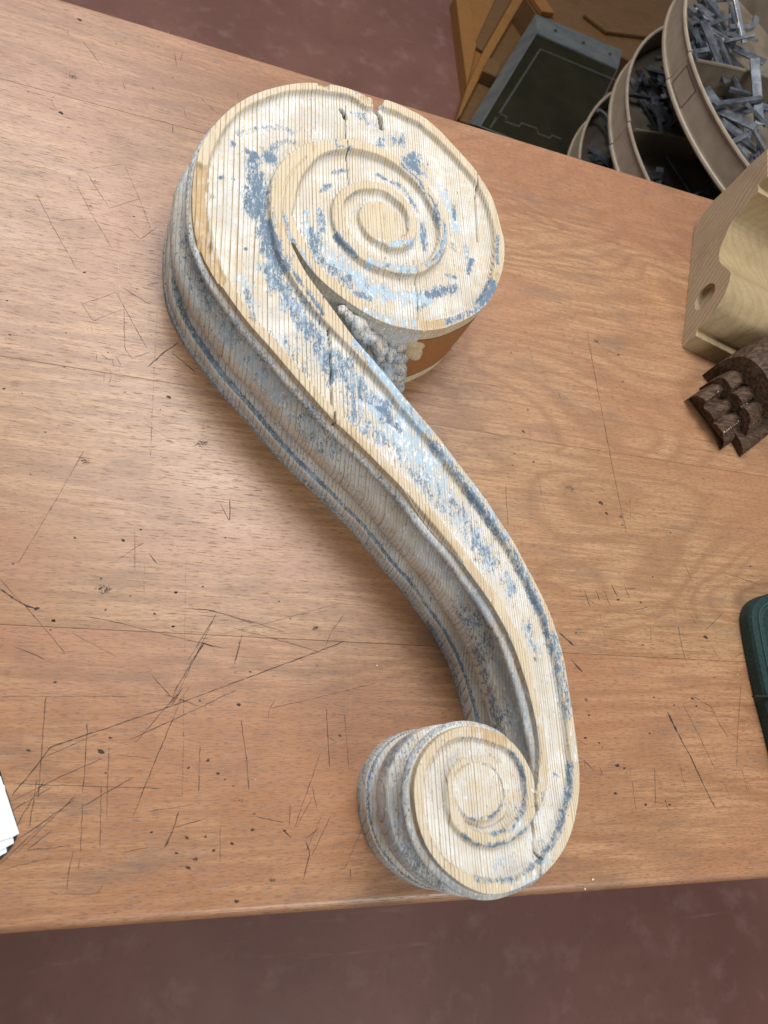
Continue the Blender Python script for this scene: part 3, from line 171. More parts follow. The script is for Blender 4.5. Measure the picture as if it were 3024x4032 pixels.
class NT:
    """small node-tree writer"""
    def __init__(s, name):
        s.m = bpy.data.materials.new(name); s.m.use_nodes = True; s.t = s.m.node_tree
        s.b = s.t.nodes['Principled BSDF']
    def n(s, typ, **kw):
        nd = s.t.nodes.new(typ)
        for k, v in kw.items(): setattr(nd, k, v)
        return nd
    def put(s, sock, v):
        if isinstance(v, bpy.types.NodeSocket): s.t.links.new(v, sock)
        elif v is not None: sock.default_value = v
    def math(s, op, a, b=None, c=None, clamp=False):
        nd = s.n('ShaderNodeMath', operation=op, use_clamp=clamp)
        for i, v in enumerate((a, b, c)):
            if v is not None: s.put(nd.inputs[i], v)
        return nd.outputs[0]
    def attr(s, name):
        return s.n('ShaderNodeAttribute', attribute_name=name).outputs['Fac']
    def coord(s, scale=(1, 1, 1), rot=(0, 0, 0), loc=(0, 0, 0)):
        c = s.n('ShaderNodeTexCoord'); m = s.n('ShaderNodeMapping')
        s.t.links.new(c.outputs['Object'], m.inputs['Vector'])
        m.inputs['Scale'].default_value = scale; m.inputs['Rotation'].default_value = rot; m.inputs['Location'].default_value = loc
        return m.outputs[0]
    def noise(s, vec, scale, detail=4, rough=0.55, dist=0.0):
        nd = s.n('ShaderNodeTexNoise'); s.put(nd.inputs['Vector'], vec)
        nd.inputs['Scale'].default_value = scale; nd.inputs['Detail'].default_value = detail
        nd.inputs['Roughness'].default_value = rough; nd.inputs['Distortion'].default_value = dist
        return nd.outputs['Fac']
    def ramp(s, v, stops, interp='LINEAR'):
        nd = s.n('ShaderNodeValToRGB'); s.put(nd.inputs[0], v); r = nd.color_ramp; r.interpolation = interp
        while len(r.elements) < len(stops): r.elements.new(0.5)
        for e, (p, c) in zip(r.elements, stops):
            e.position = p; e.color = (c, c, c, 1) if isinstance(c, (int, float)) else (*c, 1)
        return nd.outputs['Color']
    def mix(s, f, a, b, mode='MIX'):
        nd = s.n('ShaderNodeMix', data_type='RGBA', blend_type=mode)
        s.put(nd.inputs[0], f)
        s.put(nd.inputs[6], (*a, 1) if isinstance(a, tuple) and len(a) == 3 else a)
        s.put(nd.inputs[7], (*b, 1) if isinstance(b, tuple) and len(b) == 3 else b)
        return nd.outputs[2]
    def sstep(s, v, lo, hi):
        nd = s.n('ShaderNodeMapRange', interpolation_type='SMOOTHSTEP'); s.put(nd.inputs[0], v)
        s.put(nd.inputs[1], lo); s.put(nd.inputs[2], hi); return nd.outputs[0]
    def bump(s, h, strength, dist):
        nd = s.n('ShaderNodeBump'); s.put(nd.inputs['Height'], h)
        nd.inputs['Strength'].default_value = strength; nd.inputs['Distance'].default_value = dist
        s.t.links.new(nd.outputs[0], s.b.inputs['Normal'])
    def out(s, color=None, rough=None, metal=None, spec=None):
        if color is not None: s.put(s.b.inputs['Base Color'], (*color, 1) if isinstance(color, tuple) else color)
        s.put(s.b.inputs['Roughness'], rough); s.put(s.b.inputs['Metallic'], metal); s.put(s.b.inputs['Specular IOR Level'], spec)
        return s.m

# ------------------------------------------------------------------ materials
def mat_painted():
    k = NT("weathered_painted_pine")
    ring = k.attr('ring'); f = k.math('FRACT', ring); fl = k.math('FLOOR', ring)
    wn = k.n('ShaderNodeTexWhiteNoise', noise_dimensions='1D'); k.put(wn.inputs['W'], fl); rnd = wn.outputs['Value']
    late = k.ramp(f, [(0.0, 0.0), (0.6, 0.03), (0.78, 0.35), (0.86, 1.0), (0.93, 1.0), (0.98, 0.0)])
    late = k.math('MULTIPLY', late, k.math('MULTIPLY_ADD', rnd, 0.6, 0.42), clamp=True)
    late = k.math('MULTIPLY', late, k.math('MULTIPLY_ADD', k.attr('side'), -0.3, 1.0))
    late = k.math('MULTIPLY', late, k.sstep(k.noise(k.coord((90, 14, 40)), 1.0, 3, 0.6), 0.22, 0.5))
    fib = k.noise(k.coord((420, 26, 120), (0, 0, math.radians(-2))), 1.0, 4, 0.65)
    big = k.noise(k.coord(), 28, 4, 0.6)
    mid = k.noise(k.coord(), 95, 4, 0.6)
    raw = k.attr('raw'); white = k.attr('white'); blue = k.attr('blue'); lite = k.attr('lite'); cut = k.attr('cut')
    early = k.mix(big, (0.56, 0.45, 0.30), (0.68, 0.58, 0.42))
    early = k.mix(k.sstep(fib, 0.52, 0.72), early, (0.50, 0.36, 0.20))
    early = k.mix(raw, early, k.mix(fib, (0.60, 0.45, 0.26), (0.42, 0.27, 0.13)))
    lc = k.mix(cut, (0.17, 0.10, 0.052), (0.13, 0.055, 0.018))
    early = k.mix(cut, early, k.mix(fib, (0.40, 0.19, 0.065), (0.24, 0.10, 0.035)))
    wood = k.mix(k.math('MULTIPLY', late, 0.92), early, lc)
    # chalky undercoat left in the pores
    wm = k.math('ADD', k.math('MULTIPLY', white, 0.9), k.math('MULTIPLY_ADD', mid, 1.1, -0.72))
    wm = k.math('SUBTRACT', wm, k.math('MULTIPLY', late, 1.05))
    wm = k.sstep(k.math('ADD', wm, k.math('MULTIPLY_ADD', fib, 0.5, -0.25)), 0.1, 0.62)
    chalk = k.mix(k.sstep(big, 0.35, 0.65), (0.72, 0.72, 0.70), (0.56, 0.54, 0.505))
    c = k.mix(k.math('MULTIPLY', wm, 0.85), wood, chalk)
    wash = k.math('MULTIPLY', k.sstep(k.math('ADD', blue, k.math('MULTIPLY_ADD', mid, 0.6, -0.3)), 0.2, 0.72), k.math('MULTIPLY_ADD', k.attr('side'), -0.38, 0.70))
    c = k.mix(wash, c, k.mix(lite, (0.36, 0.44, 0.52), (0.46, 0.62, 0.74)))
    # blue paint flakes
    n3 = k.noise(k.coord((150, 60, 110), (0, 0, 0.1), (3, 7, 1)), 1.0, 5, 0.65)
    n1 = k.noise(k.coord((560, 210, 400), (0, 0, math.radians(-2))), 1.0, 6, 0.68, 0.5)
    n2 = k.noise(k.coord((1300, 480, 900), (0, 0, math.radians(-2))), 1.0, 3, 0.6)
    nn = k.math('ADD', k.math('MULTIPLY', n1, 0.66), k.math('MULTIPLY', n2, 0.34))
    nn = k.math('MULTIPLY_ADD', k.math('SUBTRACT', nn, 0.5), 3.5, 0.46)
    thr = k.math('SUBTRACT', 1.0, blue)
    bm_ = k.sstep(nn, k.math('SUBTRACT', thr, 0.19), k.math('ADD', thr, 0.19))
    bm_ = k.math('MULTIPLY', bm_, k.math('MULTIPLY_ADD', n2, 0.7, 0.46), clamp=True)
    bm_ = k.math('MULTIPLY', bm_, k.math('SUBTRACT', 1.0, k.math('MULTIPLY', late, 0.25)))
    lf = k.sstep(k.math('ADD', n3, k.math('MULTIPLY_ADD', lite, 0.62, -0.26)), 0.38, 0.62)
    bc = k.mix(lf, k.mix(n3, (0.038, 0.075, 0.125), (0.105, 0.175, 0.26)), k.mix(n2, (0.24, 0.38, 0.52), (0.44, 0.57, 0.67)))
    c = k.mix(bm_, c, bc)
    # white scuffs on the light blue zones
    sc = k.sstep(k.math('ADD', k.noise(k.coord((330, 120, 200), (0, 0, 0.25), (9, 2, 4)), 1.0, 4, 0.7), k.math('MULTIPLY', lite, 0.16)), 0.66, 0.72)
    c = k.mix(k.math('MULTIPLY', k.math('MULTIPLY', sc, 0.75), k.math('SUBTRACT', 1.0, cut)), c, (0.80, 0.82, 0.82))
    # dust specks and pin holes
    sp = k.noise(k.coord(loc=(5, 5, 5)), 420, 2, 0.5)
    c = k.mix(k.sstep(sp, 0.74, 0.78), c, (0.10, 0.08, 0.07))
    c = k.mix(k.attr('crack'), c, (0.025, 0.015, 0.010))
    lb = k.math('MULTIPLY', late, k.math('MULTIPLY_ADD', k.attr('side'), -0.28, 0.42))
    h = k.math('ADD', k.math('MULTIPLY', lb, 1.0), k.math('MULTIPLY', fib, 0.22))
    h = k.math('ADD', h, k.math('MULTIPLY', bm_, 0.28)); h = k.math('ADD', h, k.math('MULTIPLY', mid, 0.25))
    k.bump(h, 0.55, 0.0010)
    return k.out(c, 0.82, spec=0.25)
def mat_bench():
    k = NT("oiled_bench_wood")
    oi = k.n('ShaderNodeObjectInfo'); r = oi.outputs['Random']; tone = oi.outputs['Color']
    sh = k.n('ShaderNodeCombineXYZ'); k.put(sh.inputs[0], k.math('MULTIPLY', r, 13.0)); k.put(sh.inputs[1], k.math('MULTIPLY', r, 31.0))
    def co(sx, sy):
        c = k.n('ShaderNodeTexCoord'); va = k.n('ShaderNodeVectorMath', operation='ADD')
        k.t.links.new(c.outputs['Object'], va.inputs[0]); k.t.links.new(sh.outputs[0], va.inputs[1])
        m = k.n('ShaderNodeMapping'); k.t.links.new(va.outputs[0], m.inputs[0]); m.inputs['Scale'].default_value = (sx, sy, 1)
        return m.outputs[0]
    fig = k.noise(co(1.7, 6.0), 1.0, 2, 0.45, 0.8)
    bands = k.math('FRACT', k.math('MULTIPLY', fig, 15.0)); bands = k.math('ABSOLUTE', k.math('SUBTRACT', bands, 0.5))
    bands = k.sstep(bands, 0.0, 0.34)
    streak = k.noise(co(11, 190), 1.0, 5, 0.68, 0.5)
    pore = k.noise(co(120, 1000), 1.0, 2, 0.6)
    pore2 = k.noise(co(55, 620), 1.0, 4, 0.65)
    patch = k.noise(co(2.6, 5.2), 1.0, 3, 0.55)
    dirt = k.noise(co(9, 26), 1.0, 5, 0.62)
    c = k.mix(k.sstep(streak, 0.3, 0.7), (0.308, 0.155, 0.077), (0.480, 0.272, 0.145))
    c = k.mix(k.math('MULTIPLY', k.math('SUBTRACT', 1.0, bands), 0.62), c, (0.28, 0.14, 0.072))
    c = k.mix(k.math('MULTIPLY', k.sstep(patch, 0.42, 0.66), 0.65), c, (0.365, 0.170, 0.086))
    c = k.mix(k.math('MULTIPLY', k.sstep(pore, 0.5, 0.66), 0.62), c, (0.17, 0.09, 0.052))
    c = k.mix(k.math('MULTIPLY', k.math('MULTIPLY', k.sstep(pore2, 0.53, 0.7), k.sstep(k.noise(co(7, 15), 1.0, 3, 0.5), 0.3, 0.62)), 0.85), c, (0.15, 0.085, 0.055))
    c = k.mix(k.math('MULTIPLY', k.sstep(dirt, 0.52, 0.74), 0.45), c, (0.15, 0.105, 0.075))
    c = k.mix(1.0, c, tone, 'MULTIPLY')
    k.bump(k.math('SUBTRACT', k.math('MULTIPLY', streak, 0.3), k.sstep(pore2, 0.56, 0.72)), 0.35, 0.0004)
    return k.out(c, k.math('MULTIPLY_ADD', dirt, 0.25, 0.25), spec=0.55)
def mat_ink(name, color, cover):
    k = NT(name)
    n = k.noise(k.coord(), 650, 3, 0.6); n2 = k.noise(k.coord((1, 1, 1), (0, 0, 0), (3, 3, 0)), 110, 2, 0.5)
    a = k.sstep(k.math('ADD', n, k.math('MULTIPLY_ADD', n2, 0.7, -0.35)), 0.62 - cover*0.5, 0.80 - cover*0.45)
    k.put(k.b.inputs['Alpha'], k.math('MULTIPLY', a, k.attr('fade')))
    return k.out(color, 0.7, spec=0.2)
def mat_floor():
    k = NT("worn_red_floor_paint")
    a = k.noise(k.coord(), 2.3, 6, 0.6, 0.3); b = k.noise(k.coord(), 14, 6, 0.65); d = k.noise(k.coord(), 60, 4, 0.6)
    c = k.mix(k.sstep(a, 0.35, 0.7), (0.165, 0.072, 0.055), (0.215, 0.096, 0.074))
    c = k.mix(k.math('MULTIPLY', k.sstep(b, 0.50, 0.75), 0.5), c, (0.29, 0.175, 0.15))
    st_ = k.noise(k.coord((3, 30, 1), (0, 0, .5)), 1.0, 4, .7); c = k.mix(k.math('MULTIPLY', k.sstep(st_, 0.62, 0.74), 0.35), c, (0.34, 0.24, 0.21))
    c = k.mix(k.math('MULTIPLY', k.sstep(d, 0.55, 0.75), 0.3), c, (0.10, 0.05, 0.045))
    k.bump(b, 0.15, 0.002)
    return k.out(c, k.math('MULTIPLY_ADD', b, 0.3, 0.38), spec=0.4)
def mat_wood(name, light, dark, sc=(3, 60, 60), rot=(0, 0, 0), rough=0.6, freq=10.0, line=0.45):
    k = NT(name)
    f = k.noise(k.coord(sc, rot), 1.0, 4, 0.55, 0.5); w = k.math('FRACT', k.math('MULTIPLY', f, freq))
    fine = k.noise(k.coord(tuple(v*9 for v in sc), rot), 1.0, 3, 0.6); blot = k.noise(k.coord(), 14, 4, 0.6)
    c = k.mix(k.math('MULTIPLY', w, line), light, dark); c = k.mix(k.math('MULTIPLY', k.sstep(fine, 0.5, 0.75), 0.4), c, dark)
    c = k.mix(k.math('MULTIPLY', k.sstep(blot, 0.5, 0.75), 0.35), c, dark)
    k.bump(k.math('ADD', w, fine), 0.4, 0.0006)
    return k.out(c, rough, spec=0.3)
def mat_pine(name, light, dark, amt):
    k = NT(name)
    wob = k.noise(k.coord(), 16, 3, 0.5); r = k.math('ADD', k.attr('ring'), k.math('MULTIPLY', wob, 2.6)); f = k.math('FRACT', r)
    late = k.ramp(f, [(0.0, 0.0), (0.45, 0.1), (0.82, 1.0), (0.93, 0.9), (1.0, 0.0)])
    fine = k.noise(k.coord(), 260, 4, 0.6); blot = k.noise(k.coord(), 22, 4, 0.6)
    c = k.mix(k.math('MULTIPLY', late, amt), light, dark); c = k.mix(k.math('MULTIPLY', k.sstep(fine, 0.45, 0.75), 0.35), c, dark)
    c = k.mix(k.math('MULTIPLY', k.sstep(blot, 0.48, 0.72), 0.4), c, dark)
    k.bump(k.math('ADD', late, fine), 0.35, 0.0005)
    return k.out(c, 0.62, spec=0.3)
def mat_plain(name, a, b, scale, rough, metal=0.0, spec=0.4, bump=0.0):
    k = NT(name)
    n = k.noise(k.coord(), scale, 5, 0.62); n2 = k.noise(k.coord(loc=(4, 1, 2)), scale*7, 3, 0.6)
    c = k.mix(k.sstep(n, 0.35, 0.68), a, b)
    if bump: k.bump(n2, 0.5, bump)
    return k.out(c, k.math('MULTIPLY_ADD', n2, 0.2, rough - 0.1), metal, spec)
def mat_dark_wood():
    k = NT("old_dark_wood")
    f = k.noise(k.coord((25, 240, 240), (0, 0, math.radians(-35))), 1.0, 5, 0.65, 0.3); g = k.noise(k.coord(), 45, 5, 0.65)
    c = k.mix(k.sstep(f, 0.35, 0.7), (0.034, 0.018, 0.010), (0.125, 0.072, 0.043)); c = k.mix(k.math('MULTIPLY', k.sstep(g, 0.5, 0.75), 0.5), c, (0.17, 0.12, 0.085))
    w = k.attr('wear'); n = k.noise(k.coord(), 330, 4, 0.65)
    c = k.mix(k.sstep(k.math('ADD', n, k.math('MULTIPLY', w, 0.42)), 0.78, 0.86), c, (0.50, 0.46, 0.40))
    k.bump(k.math('ADD', f, k.math('MULTIPLY', g, 0.6)), 0.9, 0.0015)
    return k.out(c, 0.68, spec=0.25)
M = dict(paint=mat_painted(), bench=mat_bench(), floor=mat_floor(), dark=mat_dark_wood(),
    pencil=mat_ink("pencil_and_knife_marks", (0.035, 0.036, 0.04), 0.85), faint=mat_ink("faint_pencil_line", (0.07, 0.055, 0.045), 0.45),
    scrape=mat_ink("pale_scrape", (0.75, 0.62, 0.50), 0.6), grime=mat_ink("grey_grime", (0.06, 0.058, 0.056), 0.35),
    knot=mat_plain("knot_hole", (0.035, 0.016, 0.010), (0.09, 0.04, 0.022), 300, 0.6),
    pine=mat_pine("sawn_pine", (0.43, 0.325, 0.215), (0.26, 0.175, 0.105), 0.6),
    pine_top=mat_pine("fresh_carved_pine", (0.36, 0.265, 0.140), (0.22, 0.15, 0.075), 0.28),
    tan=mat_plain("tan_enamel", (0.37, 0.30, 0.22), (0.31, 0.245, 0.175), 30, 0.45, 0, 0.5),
    tan_shaded=mat_plain("tan_enamel_shaded", (0.20, 0.16, 0.115), (0.12, 0.092, 0.066), 12, 0.5, 0, 0.45),  # same enamel darkened: shade inside the trays is put into the colour
    steel=mat_plain("dull_steel", (0.075, 0.083, 0.095), (0.18, 0.193, 0.215), 40, 0.45, 0.6, 0.5),
    steel2=mat_plain("bright_steel", (0.30, 0.32, 0.35), (0.50, 0.52, 0.55), 40, 0.3, 0.85, 0.5),
    ochre=mat_wood("ochre_wood", (0.30, 0.135, 0.035), (0.17, 0.07, 0.016), (5, 60, 60), (0, 0, 0.4), 0.5, 7, 0.4),
    ochre_dark=mat_wood("brown_stained_wood", (0.17, 0.085, 0.032), (0.075, 0.034, 0.012), (5, 60, 60), (0, 0, 0.4), 0.55, 7, 0.4),
    grey=mat_plain("grey_painted_metal", (0.13, 0.145, 0.135), (0.09, 0.10, 0.105), 20, 0.5, 0.1, 0.4),
    olive=mat_plain("dark_olive_panel", (0.012, 0.0105, 0.004), (0.020, 0.0175, 0.007), 8, 0.7, 0, 0.12),
    line=mat_plain("grey_green_bead", (0.045, 0.048, 0.036), (0.06, 0.062, 0.048), 30, 0.6, 0, .2),
    green=mat_plain("dark_green_plastic", (0.004, 0.020, 0.018), (0.010, 0.036, 0.032), 260, 0.55, 0, 0.35, 0.0006),
    green_lip=mat_plain("scuffed_green_lip", (0.035, 0.075, 0.070), (0.018, 0.045, 0.042), 300, 0.6, 0, 0.35),
    black=mat_plain("black_board", (0.012, 0.011, 0.011), (0.03, 0.026, 0.024), 50, 0.5),
    paper=mat_plain("white_paper", (0.80, 0.84, 0.86), (0.74, 0.79, 0.82), 9, 0.6, 0, 0.3),
    crumb=mat_plain("pale_wood_crumb", (0.80, 0.76, 0.66), (0.62, 0.50, 0.36), 500, 0.8))

# ------------------------------------------------------------------ floor
bm = bmesh.new(); bmesh.ops.create_grid(bm, x_segments=2, y_segments=2, size=6, matrix=Matrix.Translation((0.5, 1.5, -0.85)))
fl = link('floor', bm_mesh('floor', bm), M['floor']); fl['kind'] = 'structure'

# ------------------------------------------------------------------ workbench
bench = empty('workbench', (0.3, 0.4, -0.85))
tag(bench, 'long oiled wooden workbench top scored with pencil lines and knife cuts', 'workbench')
X0, X1 = -1.05, 1.30
def smooth_board(me): me.polygons.foreach_set('use_smooth', [True]*len(me.polygons)); return True
for (y0, y1, tone) in ((-0.096, 0.1449, (1.0, .97, .93)), (0.1452, 0.4078, (.98, 1.0, .95)), (0.4082, 0.7578, (1.0, 1.0, .97)), (0.7582, 0.908, (.93, .88, .88))):
    bm = bmesh.new(); box(bm, ((X0+X1)/2, (y0+y1)/2, -0.021), (X1-X0, y1-y0, 0.042))
    bm.verts.ensure_lookup_table()
    def edge_at(y): return [e for e in bm.edges if all(abs(v.co.y-y) < 1e-5 and v.co.z > -0.01 for v in e.verts)]
    if y0 < -0.09: bmesh.ops.bevel(bm, geom=edge_at(y0), offset=0.010, segments=8, affect='EDGES', profile=0.5)
    else: bmesh.ops.bevel(bm, geom=edge_at(y0), offset=0.0004, segments=1, affect='EDGES', profile=0.5)
    if y1 > 0.9: bmesh.ops.bevel(bm, geom=edge_at(y1), offset=0.004, segments=4, affect='EDGES', profile=0.5)
    o = link('board', bm_mesh('board', bm), M['bench'], bench); o.color = (*tone, 1)
for lx in (-0.95, 1.2):
    for ly in (0.0, 0.8):
        bm = bmesh.new(); box(bm, (lx, ly, -0.446), (0.09, 0.09, 0.808), bevel=0.004); link('leg', bm_mesh('leg', bm), M['bench'], bench)

def strokes(name, items, z):
    V, F, A = [], [], []
    rnd = random.Random(5)
    for w, kind, P in items:
        P = np.array(P)
        L = np.concatenate([[0], np.cumsum(np.hypot(*np.diff(P, axis=0).T))])
        n = max(2, int(L[-1]/4)+1); s = np.linspace(0, L[-1], n)
        Q = np.c_[np.interp(s, L, P[:, 0]), np.interp(s, L, P[:, 1])]
        Q += np.array([[rnd.gauss(0, 0.2), rnd.gauss(0, 0.2)] for _ in range(n)])
        d = np.gradient(Q, axis=0); d /= np.hypot(*d.T)[:, None]+1e-9; N = np.c_[-d[:, 1], d[:, 0]]
        b = len(V); base = rnd.uniform(0.42, 0.98)
        for i in range(n):
            ww = w*rnd.uniform(0.26, 0.68)*(0.35 if i in (0, n-1) else 1)
            V += [((Q[i]+N[i]*ww)/1000).tolist()+[z], ((Q[i]-N[i]*ww)/1000).tolist()+[z]]
            a = base*rnd.uniform(0.6, 1.1); A += [a, a]
            if i: F.append((b+2*i-2, b+2*i-1, b+2*i+1, b+2*i))
    me = mesh_np(name, V, F); attr(me, 'fade', np.clip(A, 0, 1)); return me
for kind, nm, mt in ((0, 'pencil_lines', 'pencil'), (1, 'faint_lines', 'faint'), (2, 'pale_scratches', 'scrape')):
    o = link(nm, strokes(nm, [s for s in SCRATCHES if s[1] == kind], 0.00012), M[mt], bench); o['kind'] = 'stuff'
def blots(name, items, z, elong):
    V, F, A = [], [], []; rnd = random.Random(9)
    for x, y, r, k in items:
        b = len(V); V.append((x/1000, y/1000, z)); A.append(1.0); n = 14; ph = rnd.uniform(-.5, .5)
        for ring, fa in ((0.55, 0.9), (1.0, 0.0 if k in (1, 2) else 0.55)):
            for i in range(n):
                t = 2*math.pi*i/n; rr = 0.52*r*ring*rnd.uniform(.6, 1.25)
                px, py = rr*elong*math.cos(t), rr*0.62*math.sin(t)
                V.append(((x+px*math.cos(ph)-py*math.sin(ph))/1000, (y+px*math.sin(ph)+py*math.cos(ph))/1000, z)); A.append(fa)
        for i in range(n):
            j = (i+1) % n
            F.append((b, b+1+i, b+1+j)); F.append((b+1+i, b+1+n+i, b+1+n+j, b+1+j))
    me = mesh_np(name, V, F); attr(me, 'fade', A); return me
for nm, ks, mt in (('dark_spots', (0,), 'pencil'), ('smudges', (1,), 'pencil'), ('grime_patches', (2,), 'grime')):
    o = link(nm, blots(nm, [s for s in SPOTS if s[3] in ks], 0.00018, 1.05), M[mt], bench); o['kind'] = 'stuff'
for x, y, r, k in SPOTS:
    if k in (3, 4, 5):
        o = link('knot', blots('knot', [(x, y, r, 0)], 0.00016, 1.1), M['knot'], bench)
rnd = random.Random(3)
for i, (x, y, r) in enumerate(CRUMBS):
    bm = bmesh.new(); bmesh.ops.create_icosphere(bm, subdivisions=1, radius=r/1000*0.62)
    for v in bm.verts: v.co *= rnd.uniform(.65, 1.25); v.co.z *= 0.6
    zmin = min(v.co.z for v in bm.verts)
    o = link('wood_crumb', bm_mesh('wood_crumb', bm), M['crumb']); o.location = (x/1000, y/1000, -zmin+0.0001)
    tag(o, 'tiny pale crumb of wood lying loose on the bench top', 'crumb', 'wood crumbs scattered on the bench')

# ------------------------------------------------------------------ scroll bracket
scroll = empty('scroll_bracket', (0.25, 0.36, 0))
tag(scroll, 'large S-shaped carved wooden scroll bracket with worn blue and white paint', 'carving')
OUT = catmull(OUTLINE, 5, closed=True)
# even spacing
seg = np.hypot(*(np.roll(OUT, -1, 0)-OUT).T); Ls = np.concatenate([[0], np.cumsum(seg)]); NP = int(Ls[-1]/1.1)
sv = np.linspace(0, Ls[-1], NP, endpoint=False); OC = np.vstack([OUT, OUT[:1]])
OUT = np.c_[np.interp(sv, Ls, OC[:, 0]), np.interp(sv, Ls, OC[:, 1])]
def smooth_closed(a, n):
    for _ in range(n): a = 0.25*np.roll(a, 1, 0)+0.5*a+0.25*np.roll(a, -1, 0)
    return a
OUT = smooth_closed(OUT, 3)
keep = np.zeros(len(OUT))
for c_ in CORNERS: keep = np.maximum(keep, np.exp(-(np.hypot(*(OUT-np.array(c_[:2])).T)/c_[2])**4))
OUT = keep[:, None]*OUT+(1-keep[:, None])*smooth_closed(OUT, 140)
FIL = [(lambda c: (c[:, :2], c[:, 2]))(catmull(f, 2)) for f in (FILLET_INNER, FILLET_RIGHT, FILLET_BOTTOM, FILLET_LEFT)]
EYES = [catmull(e, 4, closed=True) for e in (EYE_BIG, EYE_SMALL)]
GA = math.radians(-88.0); gd = np.array([math.cos(GA), math.sin(GA)]); gn = np.array([-gd[1], gd[0]])
def ring_phase(x, y, z):
    u = x*gn[0]+y*gn[1]; v = x*gd[0]+y*gd[1]
    u = u + 1.6*(vnoise(u/60, v/150, 1)-.5)*2 + 0.5*(vnoise(u/14, v/60, 2)-.5)*2 + 0.05*(z-T)
    # ring width shrinks from about 5 mm to 2 mm across the plank
    return 40 + 0.18*u + 0.00009*u*u + 5.3e-7*u**3 + 0.85*(vnoise(u/9, v/400, 3)-.5)+0.5*(vnoise(u/4, v/260, 9)-.5)
def relief(Q):
    """height (mm) of the carved upper face and how far each point is from the raised fillets"""
    d = np.full(len(Q), 1e9)
    for c, w in FIL: d = np.minimum(d, seg_dist(Q, c, w))
    for e in EYES:
        de = seg_dist(Q, np.vstack([e, e[:1]])); de[inside(Q, e)] *= -1; d = np.minimum(d, de)
    x = np.maximum(d, 0)
    drop = 7.8*(1-np.exp(-np.maximum(x-0.2, 0)/0.95))
    drop *= (0.82+0.36*vnoise(Q[:, 0]/45, Q[:, 1]/60, 7))*np.interp(Q[:, 1], [90, 200], [0.75, 1.0])
    z = T - drop
    z -= 0.5*np.exp(-np.abs(d)/0.7)                       # softened arrises
    z += 0.35*(vnoise(Q[:, 0]/7, Q[:, 1]/16, 4)-.5) + 0.5*(vnoise(Q[:, 0]/22, Q[:, 1]/40, 5)-.5)
    for P, w, dep in GROOVES:
        z -= dep*np.exp(-(seg_dist(Q, P)/w)**2)
    z -= 2.6*inside(Q, EYES[1])+0.8*inside(Q, EYES[0])
    raw = np.zeros(len(Q))
    for P, w, amt, dep in CHIPS:
        dd = seg_dist(Q, P); k = np.clip((1.05-dd/w+0.75*(vnoise(Q[:, 0]/2.0, Q[:, 1]/13, 11)-.5))*2.2, 0, 1)
        raw = np.maximum(raw, amt*k)
        z -= dep*k*(0.55+0.5*vnoise(Q[:, 0]/2.5, Q[:, 1]/14, 12))
    crk = np.zeros(len(Q))
    for P, w, dep in CRACKS:
        dd = seg_dist(Q, P); k = np.clip(1.35-dd/(w*.8), 0, 1); z -= dep*k; crk = np.maximum(crk, k)
    return z, d, raw, crk
def paint_at(Q, d):
    Q0 = Q; wp = np.c_[(vnoise(Q[:, 0]/5, Q[:, 1]/11, 51)-.5)*7+(vnoise(Q[:, 0]/2, Q[:, 1]/5, 52)-.5)*3, (vnoise(Q[:, 0]/6, Q[:, 1]/12, 53)-.5)*12]
    blue = 0.02+0.20*vnoise(Q[:, 0]/30, Q[:, 1]/45, 21); lite = np.full(len(Q), 0.12)
    blue = np.where(d < 0, blue-0.04, blue)
    crease = np.exp(-((d-0.4)/0.8)**2)*np.clip((vnoise(Q[:, 0]/25, Q[:, 1]/25, 22)-.35)*3, 0, 1); blue = blue+0.30*crease
    brk = 0.42+0.62*vnoise(Q[:, 0]/2.4, Q[:, 1]/9, 23)+0.42*(vnoise(Q[:, 0]/1.2, Q[:, 1]/3.5, 25)-.3)
    for P, w, den, li in PAINT_MARKS:
        dd = seg_dist(Q0+wp*min(1, w/10), P); k = np.exp(-(dd/(w*1.35))**2)*brk; b = den*k*(1.0 if P[0][1] < 120 else 1.24)
        lite = np.where(b > blue*0.9, li*k+lite*(1-k), lite); blue = np.maximum(blue, b)
    white = np.where(d > 0.8, 0.72, 0.36)+0.3*inside(Q0, EYES[1])+0.3*(vnoise(Q[:, 0]/28, Q[:, 1]/60, 24)-.5)
    return blue, lite, white

# upper face: fine grid clipped to the outline
g = 0.95
lo = OUT.min(0)-2; hi = OUT.max(0)+2
gx = np.arange(lo[0], hi[0], g); gy = np.arange(lo[1], hi[1], g); nx, ny = len(gx), len(gy)
GX, GY = np.meshgrid(gx, gy, indexing='ij'); Q = np.c_[GX.ravel(), GY.ravel()]
ins = grid_inside(gx, gy, OUT)
cell = ins[:-1, :-1] | ins[1:, :-1] | ins[:-1, 1:] | ins[1:, 1:]
need = np.zeros((nx, ny), bool)
need[:-1, :-1] |= cell; need[1:, :-1] |= cell; need[:-1, 1:] |= cell; need[1:, 1:] |= cell
snap = need & ~ins
qs = Q.reshape(nx, ny, 2)[snap]
near = np.empty(len(qs), int)
for k in range(0, len(qs), 2000): near[k:k+2000] = ((qs[k:k+2000, None]-OUT[None])**2).sum(2).argmin(1)
QQ = Q.reshape(nx, ny, 2).copy(); QQ[snap] = OUT[near]
idx = -np.ones((nx, ny), int); idx[need] = np.arange(need.sum()); PV = QQ[need]
z, dF, raw, crk = relief(PV); blue, lite, white = paint_at(PV, dF)
ci, cj = np.nonzero(cell)
F = np.c_[idx[ci, cj], idx[ci+1, cj], idx[ci+1, cj+1], idx[ci, cj+1]]
me = bpy.data.meshes.new('carved_face')
me.vertices.add(len(PV)); me.vertices.foreach_set('co', (np.c_[PV, z]/1000).astype(np.float32).ravel())
me.loops.add(len(F)*4); me.loops.foreach_set('vertex_index', F.ravel().astype(np.int32))
